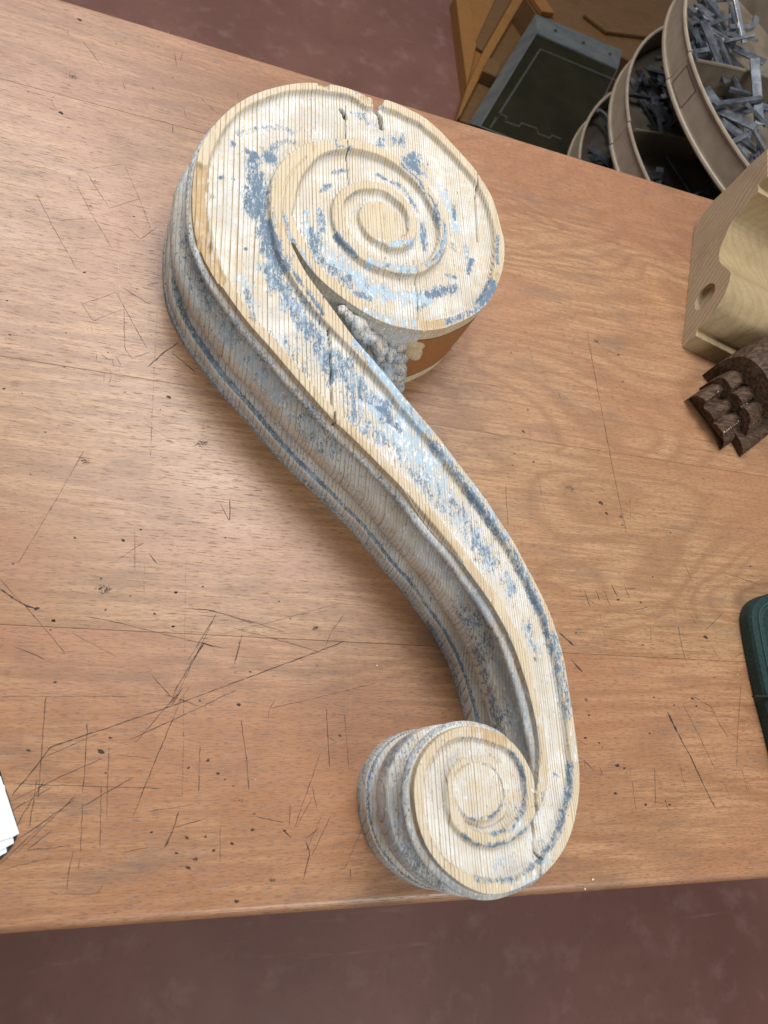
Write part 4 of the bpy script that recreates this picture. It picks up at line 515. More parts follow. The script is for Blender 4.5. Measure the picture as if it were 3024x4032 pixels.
me.polygons.add(len(F)); me.polygons.foreach_set('loop_start', np.arange(0, len(F)*4, 4, dtype=np.int32))
me.update(calc_edges=True); me.validate()
attr(me, 'ring', ring_phase(PV[:, 0], PV[:, 1], z)); attr(me, 'blue', blue); attr(me, 'lite', lite); attr(me, 'white', white)
attr(me, 'raw', raw); attr(me, 'cut', np.zeros(len(PV))); attr(me, 'crack', crk); attr(me, 'side', np.full(len(PV), 0.0))
link('carved_face', me, M['paint'], scroll, smooth=True)

# moulded edge swept round the outline
tan = smooth_closed(np.roll(OUT, -2, 0)-np.roll(OUT, 2, 0), 70); tan /= np.hypot(*tan.T)[:, None]
area2 = (OUT[:, 0]*np.roll(OUT[:, 1], -1)-np.roll(OUT[:, 0], -1)*OUT[:, 1]).sum()
nrm = np.c_[tan[:, 1], -tan[:, 0]]*(1 if area2 > 0 else -1)
clear = np.full(NP, 99.0)
for i in range(NP):
    v = OUT-OUT[i]; dist = np.hypot(*v.T); ar = np.abs(np.arange(NP)-i); ar = np.minimum(ar, NP-ar)*1.1
    ok = (ar > 18) & ((v@nrm[i]) > 0.35*dist)
    if ok.any(): clear[i] = dist[ok].min()
wgt = np.clip((clear-3)/24, 0, 1)
def oi(p): return int(((OUT-np.array(p))**2).sum(1).argmin())
ca, cb, cc = oi(CUT_SPAN[0]), oi(CUT_SPAN[1]), oi(CUT_SPAN[2])
cn0, cn1 = oi(NOOK_SPAN[0]), oi(NOOK_SPAN[1])
cutw = np.zeros(NP); rng = np.arange(ca, ca+((cb-ca) % NP)) % NP if (oi(CUT_MID)-ca) % NP < (cb-ca) % NP else np.arange(cb, cb+((ca-cb) % NP)) % NP
cutw[rng] = 1
rn = np.arange(cn0, cn0+((cn1-cn0) % NP)) % NP if (oi(NOOK_MID)-cn0) % NP < (cn1-cn0) % NP else np.arange(cn1, cn1+((cn0-cn1) % NP)) % NP
nook = np.zeros(NP); nook[rn] = 1
wgt = np.where((cutw > 0) | (nook > 0), 0, wgt); wgt = smooth_closed(wgt[:, None], 40)[:, 0]; wgt = np.where((cutw > 0) | (nook > 0), 0, wgt)
PROF = [(0, 0), (.7, .3), (3, .5), (7, .6), (8.4, .8), (9.0, 1.8), (9.8, 3.4), (11, 4.8), (12.8, 5.8), (14.8, 6.0), (16.6, 5.4), (17.8, 4.0), (18.4, 1.4), (19.2, -2.0), (21, -5.2), (24, -7.8), (28, -8.8),
        (32, -7.8), (36, -5.2), (40, -1.4), (43, 2.6), (44.8, 5.2), (45.2, 7.2), (47, 9.2), (50, 10.8), (55, 12.0), (60, 12.4), (65, 12.0), (69, 10.8), (72, 9.0), (73.6, 6.6), (74.4, 4.0),
        (77, -.4), (81, -3.0), (86, -3.4), (91, -1.0), (95, 2.4), (98, 5.8), (99.4, 6.2), (100, 7.6), (100.4, 10.4), (101.4, 11.6), (104, 12.2), (108, 12.6), (112, 12.8), (113, 13.4), (116, 14.0), (120, 13.8)]
PR = np.array(PROF); PR = np.c_[np.interp(np.arange(0, len(PR)-1+1e-6, .5), np.arange(len(PR)), PR[:, 0]), np.interp(np.arange(0, len(PR)-1+1e-6, .5), np.arange(len(PR)), PR[:, 1])]
KP = len(PR)
ztop, dT, rT, cT = relief(OUT)
arc = np.arange(NP)*1.1
fac = 0.25+0.75*np.clip(-nrm[:, 0], 0, 1)**1.4+0.15*np.clip(-nrm[:, 1], 0, 1)*(nrm[:, 0] < 0)
gg = np.interp(OUT[:, 1], [0, 130, 330, 570], [.4, .4, .9, 1.7])
led = np.where(OUT[:, 1] > 380, np.clip(1-nrm[:, 0]/0.6, 0.1, 1), 1.0)
V = np.empty((NP, KP, 3)); A = {k: np.zeros((NP, KP)) for k in ('blue', 'lite', 'white', 'raw', 'cut')}
for k, (dz, of) in enumerate(PR):
    wob = 0.10*(vnoise(arc/7, np.full(NP, dz/9), 31)-.5)*min(1, dz/4) + 0.5*(vnoise(arc/60, np.full(NP, dz/25), 32)-.5)*min(1, dz/4)
    V[:, k, :2] = OUT + nrm*(((min(of, 6)*led+max(of-6, 0)*fac*gg)*wgt)+wob)[:, None]
    zz = T-dz; V[:, k, 2] = np.minimum(zz, ztop+0.0) if dz < 9 else zz
    if dz == 0: V[:, k, 2] = ztop
    vn = vnoise(arc/35, np.full(NP, dz/10), 33); vn2 = vnoise(arc/110, np.full(NP, 3.0), 34)
    b = 0.08+0.14*vn
    if 9 < dz < 18.2: b = 0.26+0.28*vn
    if 18.2 <= dz < 43: b = 0.12+0.26*vn2+0.16*vn
    if 43 <= dz < 74: b = 0.14+0.22*vn
    if 74 <= dz < 97: b = 0.16+0.2*vn
    if 97 < dz < 100.3: b = 0.72+0.4*(vn-.4)
    if 104 < dz < 112: b = 0.18+0.2*vn
    if dz >= 112: b = 0.34+0.3*vn
    A['blue'][:, k] = b
    A['lite'][:, k] = 0.30+0.3*(vn2 > .55)*(dz < 60)
    A['white'][:, k] = 0.80+0.25*(vn-.5)
    A['raw'][:, k] = rT*max(0, 1-dz/18)
    if dz < 8.6: A['white'][:, k] = 0.25; A['blue'][:, k] = 0.24+.2*(vn2 > .6)
    cz = 1.0 if 19 < dz < 104 else 0.0
    A['cut'][:, k] = cutw*cz
    A['blue'][:, k] = np.where(cutw > 0, 0.05, A['blue'][:, k]); A['white'][:, k] = np.where(cutw > 0, 0.1, A['white'][:, k])
for P, s0, dz0, w, den, li in SIDE_MARKS:
    i0 = oi(P); ds = np.abs(np.arange(NP)-i0); ds = np.minimum(ds, NP-ds)*1.1
    r = np.hypot(ds[:, None]/s0, (PR[None, :, 0]-dz0)/w); kk = np.clip(1.5-r, 0, 1); b = den*0.84*kk*(0.75+0.5*vnoise(arc[:, None]/5+0*PR[None, :, 0], PR[None, :, 0]/4+0*arc[:, None], 61))
    A['lite'] = np.where(b > A['blue'], li, A['lite']); A['blue'] = np.maximum(A['blue'], b)
# side splits along the grain
ids = np.arange(NP*KP).reshape(NP, KP)
F = []
for i in range(NP):
    j = (i+1) % NP
    for k in range(KP-1): F.append((ids[i, k], ids[i, k+1], ids[j, k+1], ids[j, k]))
F = np.array(F)
if area2 < 0: F = F[:, ::-1]
me = mesh_np('moulded_edge', V.reshape(-1, 3)/1000, F)
attr(me, 'ring', ring_phase(V[..., 0].ravel(), V[..., 1].ravel(), V[..., 2].ravel()))
for k in A: attr(me, k, A[k].ravel())
CKv = np.zeros((NP, KP)); CKv[:, :10] = cT[:, None]; CKv += cutw[:, None]*(np.exp(-((PR[None, :, 0]-19)/1.1)**2)+np.exp(-((PR[None, :, 0]-104)/1.1)**2))*0.8; CKv = np.clip(CKv, 0, 1); attr(me, 'crack', CKv.ravel()); attr(me, 'side', np.full(NP*KP, 1.0))
link('moulded_edge', me, M['paint'], scroll, smooth=True); me.set_sharp_from_angle(angle=0.42)
me = mesh_np('underside', np.c_[OUT, np.full(NP, 0.4)]/1000, [tuple(range(NP))])
for k in ('ring', 'blue', 'lite', 'white', 'raw', 'cut', 'crack'): attr(me, k, np.zeros(NP))
link('underside', me, M['paint'], scroll)

# carved foliage in the nook between shaft and large scroll
NK = np.array(NOOK); NKs = catmull(NK, 3, closed=True); g2 = 0.9
lo = NKs.min(0)-1; hi = NKs.max(0)+1
gx = np.arange(lo[0], hi[0], g2); gy = np.arange(lo[1], hi[1], g2); nx, ny = len(gx), len(gy)
GX, GY = np.meshgrid(gx, gy, indexing='ij'); Q = np.c_[GX.ravel(), GY.ravel()]
dn = seg_dist(Q, np.vstack([NKs, NKs[:1]])); inn = inside(Q, NKs)
tip = NK[0]; ax = NK[8]-tip; Lx = np.hypot(*ax); ax /= Lx
s = (Q-tip)@ax/Lx
z = T-17-48*np.clip(s, 0, 1)**1.2; zb0 = z.copy()
z += 1.2*(vnoise(Q[:, 0]/4, Q[:, 1]/4, 42)-.5)
inn2 = inn.reshape(nx, ny); cell = inn2[:-1, :-1] & inn2[1:, :-1] & inn2[:-1, 1:] & inn2[1:, 1:]
need = np.zeros((nx, ny), bool); need[:-1, :-1] |= cell; need[1:, :-1] |= cell; need[:-1, 1:] |= cell; need[1:, 1:] |= cell
idx = -np.ones((nx, ny), int); idx[need] = np.arange(need.sum()); nv = need.sum()
PV = Q.reshape(nx, ny, 2)[need]; PZ = z.reshape(nx, ny)[need]
ci, cj = np.nonzero(cell); F = [tuple(f) for f in np.c_[idx[ci, cj], idx[ci+1, cj], idx[ci+1, cj+1], idx[ci, cj+1]]]
# ragged outer walls down to the bench
cnt = {}
for f in F:
    for a, b in zip(f, f[1:]+f[:1]): cnt[(a, b)] = 1
bnd = [(a, b) for (a, b) in cnt if (b, a) not in cnt]
ring_v = sorted({a for e in bnd for a in e}); lower = {}
VV = [(*p, zz) for p, zz in zip(PV, PZ)]
cen = PV.mean(0)
for lev, (h, inset) in enumerate(((0.62, .6), (0.4, -1.4), (0.2, .8), (0.01, 0))):
    for v in ring_v:
        dirv = (PV[v]-cen); dirv = dirv/np.hypot(*dirv)
        off = inset+1.6*(vnoise(np.array([PV[v][0]/4]), np.array([lev*3.1+PV[v][1]/5]), 44)[0]-.5)
        lower[(v, lev)] = len(VV); VV.append((PV[v][0]+dirv[0]*off, PV[v][1]+dirv[1]*off, max(PZ[v]*h, .3)))
for a, b in bnd:
    F.append((b, a, lower[(a, 0)], lower[(b, 0)]))
    for l in range(3): F.append((lower[(b, l)], lower[(a, l)], lower[(a, l+1)], lower[(b, l+1)]))
VV = np.array(VV); me = mesh_np('carved_foliage', VV/1000, F); n = len(VV)
attr(me, 'ring', ring_phase(VV[:, 0], VV[:, 1], VV[:, 2]))
ht = np.zeros(n); ht[:len(PZ)] = np.clip((PZ-zb0.reshape(nx, ny)[need])/8, -.3, 1.2)
attr(me, 'blue', 0.52-0.30*ht+0.30*(vnoise(VV[:, 0]/7, VV[:, 1]/7, 45)-.5)); attr(me, 'lite', np.full(n, .45)); attr(me, 'white', 0.55+.3*ht)
fr = np.hypot(VV[:, 0]-NK[15][0], VV[:, 1]-NK[15][1]); fr2 = np.hypot(VV[:, 0]-NK[17][0], VV[:, 1]-NK[17][1])
attr(me, 'raw', np.clip(1.6-np.minimum(fr, fr2)/10, 0, .8)); attr(me, 'cut', np.zeros(n)); attr(me, 'crack', np.zeros(n))
fol = link('carved_foliage', me, M['paint'], scroll, smooth=True)
for q, (x, y, zc, r, rw, an) in enumerate(LEAVES):
    r = r*(1.5 if rw else 1.28)
    bm = bmesh.new(); bmesh.ops.create_uvsphere(bm, u_segments=28, v_segments=18, radius=1.0)
    for v in bm.verts:
        t = math.atan2(v.co.y, v.co.x); c3 = v.co.copy()
        rib_ = 1+(0 if rw else 0.07)*math.cos(5*t+q)*(1-abs(c3.z))-0.20*math.exp(-(c3.y/.14)**2)*max(c3.z, 0)-(0.45*math.exp(-((c3.x-.2)**2+c3.y**2)/.09)*max(c3.z, 0) if q in (2, 4) else 0)
        v.co = Vector((c3.x*r*1.35*rib_, c3.y*r*0.86*rib_, c3.z*r*0.85*rib_))
    bmesh.ops.rotate(bm, verts=bm.verts, cent=(0, 0, 0), matrix=Matrix.Rotation(an, 3, 'Z') @ Matrix.Rotation(0.5, 3, 'Y'))
    bmesh.ops.translate(bm, verts=bm.verts, vec=(x, y, zc))
    co = np.array([v.co[:] for v in bm.verts]); bmesh.ops.scale(bm, verts=bm.verts, vec=(.001, .001, .001))
    me = bm_mesh('leaf', bm); n = len(co)
    up = np.clip((co[:, 2]-zc)/(r*.8), -1, 1)
    attr(me, 'ring', ring_phase(co[:, 0], co[:, 1], co[:, 2])); attr(me, 'blue', 0.60-0.26*up+0.34*(vnoise(co[:, 0]/4+q, co[:, 1]/4, 46)-.5)); attr(me, 'lite', np.full(n, .35))
    attr(me, 'white', np.full(n, .75-.6*rw)); attr(me, 'raw', np.full(n, .55*rw)); attr(me, 'cut', np.zeros(n)); attr(me, 'crack', np.zeros(n)); attr(me, 'side', np.ones(n))
    if rw: me.attributes['blue'].data.foreach_set('value', np.full(n, .05, dtype=np.float32))
    link('leaf', me, M['paint'], fol, smooth=True)

# ------------------------------------------------------------------ pale pine bracket fragment
P0 = Vector((*BRACKET_BASE[0], 0))/1000; P1 = Vector((*BRACKET_BASE[1], 0))/1000
tv = (P1-P0).normalized(); nvv = Vector((tv.y, -tv.x, 0))
prof = catmull(np.array(BRACKET_PROFILE[11:24]), 4); prof = np.vstack([np.array(BRACKET_PROFILE[:11]), prof, BRACKET_PROFILE[24:]]); prof[:, 1] = np.maximum(prof[:, 1], 0)
prof[0] = (0, 0)
bm = bmesh.new(); fr_, bk = [], []
for s_, z_ in prof:
    p = P0+tv*(s_/1000)+Vector((0, 0, z_/1000)); fr_.append(bm.verts.new(p)); bk.append(bm.verts.new(p+nvv*0.089))
n = len(fr_); f1 = bm.faces.new(fr_); f2 = bm.faces.new(bk)
for i in range(n):
    ff = bm.faces.new((fr_[i], fr_[(i+1) % n], bk[(i+1) % n], bk[i])); ff.material_index = 1
bmesh.ops.recalc_face_normals(bm, faces=bm.faces)
me = bpy.data.meshes.new('block'); bm.to_mesh(me); bm.free()
tmp = bpy.data.objects.new('block', me); col.objects.link(tmp)
def drill(obj, centre, r, depth):
    b = bmesh.new(); rot = Vector((0, 0, 1)).rotation_difference(nvv).to_matrix().to_4x4()
    bmesh.ops.create_cone(b, cap_ends=True, segments=40, radius1=r, radius2=r, depth=depth*2, matrix=Matrix.Translation(centre) @ rot)
    m2 = bpy.data.meshes.new('drill'); b.to_mesh(m2); b.free(); o2 = bpy.data.objects.new('drill', m2); col.objects.link(o2)
    md = obj.modifiers.new('b', 'BOOLEAN'); md.object = o2; md.operation = 'DIFFERENCE'; md.solver = 'EXACT'
    bpy.context.view_layer.update()
    new = bpy.data.meshes.new_from_object(obj.evaluated_get(bpy.context.evaluated_depsgraph_get()))
    obj.modifiers.clear(); obj.data = new; bpy.data.objects.remove(o2)
hc = P0+tv*0.0665+Vector((0, 0, 0.040))
me.materials.append(M['pine']); me.materials.append(M['pine_top'])
drill(tmp, hc, 0.0205, 0.0085); drill(tmp, P0+tv*0.059+Vector((0, 0, 0.044))+nvv*0.006, 0.0026, 0.014)
bmB = bmesh.new(); bmB.from_mesh(tmp.data)
bmesh.ops.bevel(bmB, geom=[e for e in bmB.edges if len(e.link_faces) == 2 and e.calc_face_angle(0) > 0.9 and e.calc_length() > 0.02], offset=0.0009, segments=2, affect='EDGES', profile=0.5)
bmB.to_mesh(tmp.data); bmB.free()
gnn = (tv*0.80-Vector((0, 0, 0.60)))
attr(tmp.data, 'ring', [v.co.dot(gnn)*1000/10+v.co.dot(nvv)*1000/16 for v in tmp.data.vertices])
pb = empty('pine_bracket', tuple(P0+tv*0.12+nvv*0.045)); tag(pb, 'pale new pine bracket fragment with a round counterbored hole, at the right of the bench', 'bracket')
tmp.parent = pb; tmp.matrix_parent_inverse = Matrix.Translation(-pb.location); tmp.name = 'block'

# ------------------------------------------------------------------ dark grooved carving fragment
frag = empty('carved_fragment', (0.78, 0.46, 0)); tag(frag, 'old dark brown grooved wood carving fragment beside the pale pine bracket', 'carving')
ua = np.array([.817, .577]); va = np.array([.577, -.816]); A0 = np.array([742., 520.])
def ext(name, prof, us, ushift, crest, zs=lambda u: 1.0):
    prof = np.array(prof, float); cc3 = catmull(np.c_[prof, ushift, crest], 3); prof = cc3[:, :2]; ushift = cc3[:, 2]; crest = np.clip(cc3[:, 3], 0, 1); n = len(prof); V, F, Wr = [], [], []
    for i, u in enumerate(us):
        for k, (v, zz) in enumerate(prof):
            uu = u+(ushift[k] if i == 0 else 0)+0.5*(hashn(k*7+i*13)-.5)
            p = A0+ua*uu+va*v; V.append((p[0], p[1], max(zz*zs(u), 0)+0.5*(hashn(k*31+i*5)-.5)*(zz > 1))); Wr.append(crest[k])
    for i in range(len(us)-1):
        for k in range(n-1): F.append((i*n+k, i*n+k+1, (i+1)*n+k+1, (i+1)*n+k))
    F.append(tuple(range(n))); F.append(tuple((len(us)-1)*n+k for k in range(n-1, -1, -1)))
    V = np.array(V); V[:, 2] = np.maximum(V[:, 2], 0.2)
    me = mesh_np(name, V/1000, F); attr(me, 'wear', Wr)
    bmm = bmesh.new(); bmm.from_mesh(me); bmesh.ops.recalc_face_normals(bmm, faces=bmm.faces); bmm.to_mesh(me); bmm.free()
    o = link(name, me, M['dark'], frag, True); me.set_sharp_from_angle(angle=0.8); return o
pr = [(0, 0), (1, 20), (3, 40), (7, 50), (12, 53), (16, 51), (18, 44), (20, 36), (24, 33), (28, 36), (31, 43), (36, 46), (41, 44), (44, 38), (46, 32), (49, 31), (51, 37), (54, 41), (60, 41), (66, 39), (69, 33), (73, 26), (78, 21), (82, 12), (84, 0)]
cr = [0, 0, 0, 0, .2, .62, .3, 0, 0, 0, 0, .35, .1, 0, 0, 0, 0, .4, .1, .6, .4, 0, .1, .2, 0]
sh = [18, 9, 3, -1, 0, 3, 5, 8, 8, 5, 2, 0, 1, 4, 7, 7, 3, 0, 1, 2, 4, 6, 9, 13, 20]
pr = [(a_, b_*.62) for a_, b_ in pr]
ext('reeded_ledge', pr, np.linspace(-30, 44, 14), sh, cr)
pc = [(-3, 0), (-2, 30), (1, 52), (6, 60), (14, 63), (22, 60), (25, 52), (27, 50), (29, 55), (34, 62), (42, 63), (47, 58), (50, 50), (52, 50), (55, 57), (62, 60), (70, 55), (76, 45), (82, 34), (88, 22), (92, 0)]
pc = [(a_, b_*.8) for a_, b_ in pc]
ext('collar', pc, np.linspace(12, 54, 9), [5, 5, 4, 2, 0, 2, 5, 6, 4, 1, 0, 2, 5, 5, 2, 0, 1, 3, 5, 5, 5], [0, 0, .2, .3, .1, .3, .5, .3, .5, .2, .1, .2, .6, .4, .3, .1, .2, .5, .3, 0, 0], lambda u: 1.0-0.06*abs(u-32)/18)
pb_ = [(-16, 0), (-17, 30), (-14, 60), (-6, 82), (6, 95), (22, 102), (40, 100), (56, 92), (68, 78), (76, 58), (80, 30), (80, 0)]
ext('body', pb_, np.linspace(40, 230, 20), [0, 1, 3, 2, 0, -3, -4, -2, 2, 5, 6, 6], [.2, .3, .1, .1, .2, .1, .1, .2, .3, .5, .2, .1], lambda u: 0.80+0.2*math.sin(min(1.0, max(0, u-40)/46)*math.pi/2))
pl_ = [(66, 0), (67, 8), (72, 14), (90, 15), (104, 10), (108, 0)]
ext('base_ledge', pl_, np.linspace(0, 210, 16), [9, 9, 5, 2, 0, 0], [0, .2, .1, .1, .2, 0])

# ------------------------------------------------------------------ dark green case at the right edge
gc = empty('green_case', (0.74, 0.17, 0)); tag(gc, 'dark green plastic case with rounded corners cut off by the right edge', 'case')
def loft(name, rings, mat, parent, cap=True, smooth=True):
    n = len(rings[0]); V = [v for r in rings for v in r]; F = []
    for a in range(len(rings)-1):
        for i in range(n):
            j = (i+1) % n; F.append((a*n+i, a*n+j, (a+1)*n+j, (a+1)*n+i))
    if cap: F.append(tuple((len(rings)-1)*n+i for i in range(n))); F.append(tuple(range(n-1, -1, -1)))
    me = mesh_np(name, V, F)
    bmm = bmesh.new(); bmm.from_mesh(me); bmesh.ops.recalc_face_normals(bmm, faces=bmm.faces); bmm.to_mesh(me); bmm.free()
    return link(name, me, mat, parent)
go = catmull(GREEN_OUT, 4, closed=True)/1000
gcn = go.mean(0)
def shrink(P, d):
    t = np.roll(P, -1, 0)-np.roll(P, 1, 0); t = t/np.hypot(*t.T)[:, None]; nn = np.c_[-t[:, 1], t[:, 0]]
    ar = (P[:, 0]*np.roll(P[:, 1], -1)-np.roll(P[:, 0], -1)*P[:, 1]).sum()
    return P+nn*d*(1 if ar > 0 else -1)
R_ = lambda P, zz: [(p[0], p[1], zz) for p in P]
loft('shell', [R_(shrink(go, .002), .0003), R_(go, .003), R_(go, .016), R_(shrink(go, .002), .020), R_(shrink(go, .0105), .0215), R_(shrink(go, .0115), .0212)], M['green'], gc)
loft('lip', [R_(shrink(go, .0095), .0205), R_(shrink(go, .0098), .0232), R_(shrink(go, .0117), .0232), R_(shrink(go, .012), .0205)], M['green_lip'], gc, cap=False)
loft('lid', [R_(shrink(go, .0122), .0195), R_(shrink(go, .0126), .0226), R_(shrink(go, .016), .0236)], M['green'], gc)
bm = bmesh.new(); box(bm, (SEAM[0]/1000+0.075, SEAM[1]/1000, 0.0212), (0.15, 0.0022, 0.0056)); link('seam', bm_mesh('seam', bm), M['black'], gc)

# ------------------------------------------------------------------ clipboard with paper at the left edge
cl = np.array(CLIPBOARD)/1000
o = link('clipboard', bm_mesh('clipboard', prism(cl, 0.0002, 0.0030, 0.0005, 1)), M['black'])
tag(o, 'black round-cornered clipboard under the white papers at the left edge', 'clipboard')
for P, z0, lb in ((SHEET_LOW, .0032, 'lowest white paper sheet, peeking out at the clipboard corner'), (SHEET_MID, .0042, 'middle white paper sheet of the pile on the clipboard'), (SHEET_TOP, .0052, 'topmost white paper sheet of the pile on the clipboard')):
    o = link('paper_sheet', bm_mesh('paper_sheet', prism(np.array(P)/1000, z0, z0+0.0006)), M['paper']); tag(o, lb, 'paper', 'paper sheets on the clipboard')

# ------------------------------------------------------------------ revolving parts bin beyond the bench
AX, AY, RR, WH = 1.505, 1.423, 0.510, 0.076
binr = empty('revolving_bin', (AX, AY, -0.85)); tag(binr, 'tan round three-tier revolving parts bin standing behind the bench', 'parts bin')
bm = bmesh.new(); bmesh.ops.create_cone(bm, cap_ends=True, segments=24, radius1=.03, radius2=.03, depth=.82, matrix=Matrix.Translation((AX, AY, -0.42))); link('axle', bm_mesh('axle', bm), M['tan'], binr, True)
bm = bmesh.new(); bmesh.ops.create_cone(bm, cap_ends=True, segments=48, radius1=.33, radius2=.30, depth=.03, matrix=Matrix.Translation((AX, AY, -0.834))); link('base', bm_mesh('base', bm), M['tan'], binr)
def arc_wall(name, a0, a1, r, zt, zb, mat, parent, n=40, th=.0018, bead=True):
    """curved pressed-steel wall with rolled beads top and bottom"""
    pro = [(0, zb), (.0035, zb+.002), (.0045, zb+.005), (.0035, zb+.009), (.0008, zb+.011), (0, zb+.015), (0, zt-.013), (.001, zt-.010), (.0042, zt-.008), (.0055, zt-.004), (.0042, zt-.0005), (.001, zt), (-.0022, zt-.002), (-.003, zt-.006), (-th, zt-.009), (-th, zb)]
    V, F = [], []; m = len(pro)
    for i in range(n+1):
        t = a0+(a1-a0)*i/n
        for o_, zz in pro: V.append((AX+(r+o_)*math.cos(t), AY+(r+o_)*math.sin(t), zz))
    for i in range(n):
        for k in range(m): F.append((i*m+k, i*m+(k+1) % m, (i+1)*m+(k+1) % m, (i+1)*m+k))
    F.append(tuple(range(m))); F.append(tuple(n*m+k for k in range(m-1, -1, -1)))
    me = mesh_np(name, V, F); b2 = bmesh.new(); b2.from_mesh(me); bmesh.ops.recalc_face_normals(b2, faces=b2.faces); b2.to_mesh(me); b2.free()
    return link(name, me, mat, parent)
def radial(name, t, zt, zb, bow, mat, parent):
    V, F = [], []; n = 14; th = .002
    for i in range(n+1):
        r = .05+(RR-.012-.05)*i/n; off = bow*math.sin(math.pi*i/n)
        ux, uy = math.cos(t), math.sin(t)
        for s_, zz in ((-th, zb), (-th, zt-.006), (-.0038, zt-.003), (-.002, zt), (.002, zt), (.0038, zt-.003), (th, zt-.006), (th, zb)):
            V.append((AX+r*ux-(off+s_)*uy, AY+r*uy+(off+s_)*ux, zz))
    for i in range(n):
        for k in range(8): F.append((i*8+k, i*8+(k+1) % 8, (i+1)*8+(k+1) % 8, (i+1)*8+k))
    F.append(tuple(range(8))); F.append(tuple(n*8+k for k in range(7, -1, -1)))
    me = mesh_np(name, V, F); b2 = bmesh.new(); b2.from_mesh(me); bmesh.ops.recalc_face_normals(b2, faces=b2.faces); b2.to_mesh(me); b2.free()
    return link(name, me, mat, parent)
TIERS = [(-0.084, 'top'), (-0.277, 'middle'), (-0.468, 'bottom')]
DIV = [[a for a in angs] for angs in BIN_ANGLES]
for (zt, nm), angs in zip(TIERS, DIV):
    zb = zt-WH
    tier = link('tray_floor', None, None, binr) if False else None
    bm = bmesh.new(); bmesh.ops.create_cone(bm, cap_ends=True, segments=72, radius1=RR-.001, radius2=RR-.001, depth=.003, matrix=Matrix.Translation((AX, AY, zb+.004)))
    tray = link('tray', bm_mesh('tray', bm), M['tan_shaded'], binr)
    tray['label'] = nm + ' round tray of the parts bin'
    angs = sorted(angs)
    for i, a in enumerate(angs):
        b = angs[(i+1) % len(angs)]
        if b <= a: b += 2*math.pi
        arc_wall('rim_panel', a+.006, b-.004, RR+(.0025 if i % 2 else 0), zt, zb, M['tan'], tray)
        radial('divider', a+.03, zt-.002, zb+.005, -.022, M['tan_shaded'], tray)
# label plate outline and slot on the top rim
for a0, a1, z0, z1 in ((BIN_ANGLES[0][1]+.035, BIN_ANGLES[0][1]+.17, -0.084-.062, -0.084-.017),):
    V = []
    fr_ = 0.0012
    bmP = bmesh.new()
    for (aa, ab, za, zb2) in ((a0, a1, z0, z0+fr_), (a0, a1, z1-fr_, z1), (a0, a0+.003, z0, z1), (a1-.003, a1, z0, z1)):
        n = 8
        for i in range(n):
            t0 = aa+(ab-aa)*i/n; t1 = aa+(ab-aa)*(i+1)/n; r_ = RR+.0034
            vs_ = [bmP.verts.new((AX+r_*math.cos(t), AY+r_*math.sin(t), zz)) for t, zz in ((t0, za), (t1, za), (t1, zb2), (t0, zb2))]; bmP.faces.new(vs_)
    link('label_frame', bm_mesh('label_frame', bmP), M['line'], binr)
rnd = random.Random(21)
BARS = {}
def bar_mesh(L, w, h):
    key = (L, w, h)
    if key not in BARS:
        bm = bmesh.new(); box(bm, (0, 0, 0), (L/1000, w/1000, h/1000), bevel=.0006); BARS[key] = bm_mesh('metal_bar', bm)
        BARS[key].materials.append(M['steel2' if key[0] in (55, 110) else 'steel'])
    return BARS[key]
bcount = 0
for ti, ((zt, nm), angs) in enumerate(zip(TIERS, DIV)):
    zb = zt-WH+.0056
    lo_, hi_, count = BIN_FILL[ti]
    for q in range(count):
        for _ in range(30):
            t = rnd.uniform(lo_, hi_); r = RR-.03-abs(rnd.gauss(0, .10))
            if r > .2 and min(abs(t-a-.03) for a in angs) > .07: break
        L, w, h = rnd.choice(((95, 18, 4), (120, 14, 7), (70, 9, 9), (135, 20, 4), (55, 16, 5), (110, 10, 6), (45, 22, 4), (85, 7, 7)))
        L = min(L, 140)
        me = bar_mesh(L, w, h); o = bpy.data.objects.new('metal_bar', me); col.objects.link(o)
        lay = rnd.choice((0, 0, 1, 1, 2, 2, 3)); pit = rnd.uniform(-.38, .38) if lay else rnd.uniform(-.08, .08)
        r = min(r, RR-.02-L/2000*0.9) if rnd.random() < .7 else min(r, RR-.045)
        az = rnd.uniform(0, math.pi)
        if r > RR-.02-L/2000*0.8: az = t+math.pi/2+rnd.uniform(-.2, .2)
        zz = zb+h/2000+lay*.0125+abs(math.sin(pit))*L/2000
        o.location = (AX+r*math.cos(t), AY+r*math.sin(t), zz); o.rotation_euler = (rnd.uniform(-.5, .5) if lay else 0, pit, az)
        side = 'left of' if (t-angs[1]) % (2*math.pi) > math.pi else 'right of'
        tag(o, 'grey steel bar offcut in the jumble filling the %s tray of the parts bin' % nm, 'metal bar', 'steel bars in the %s tray' % nm)
        bcount += 1
def hook(name, loc, rz, R1, span, w, h, label, mat, tail=.06, tilt=(0, 0)):
    V, F = [], []; n = 18; sec = ((-w/2, -h/2), (w/2, -h/2), (w/2, h/2), (-w/2, h/2)); path = [(-tail, -R1, 0.0)]
    for i in range(n+1):
        t = -math.pi/2+span*i/n; path.append((R1*math.cos(t), R1*math.sin(t), t+math.pi/2))
    for (x, y, a) in path:
        for d_, zz in sec: V.append((x+d_*math.sin(a), y-d_*math.cos(a), zz))
    for i in range(len(path)-1):
        for k in range(4): F.append((i*4+k, i*4+(k+1) % 4, i*4+4+(k+1) % 4, i*4+4+k))
    F.append((3, 2, 1, 0)); e = (len(path)-1)*4; F.append((e, e+1, e+2, e+3))
    o = link(name, mesh_np(name, V, F), mat); o.location = loc; o.rotation_euler = (tilt[0], tilt[1], rz); tag(o, label, 'metal piece'); return o
for h_ in HOOKS: hook('bent_bar', h_[0], h_[1], h_[2], h_[3], h_[4], h_[5], h_[6], M[h_[7]], h_[8], h_[9])

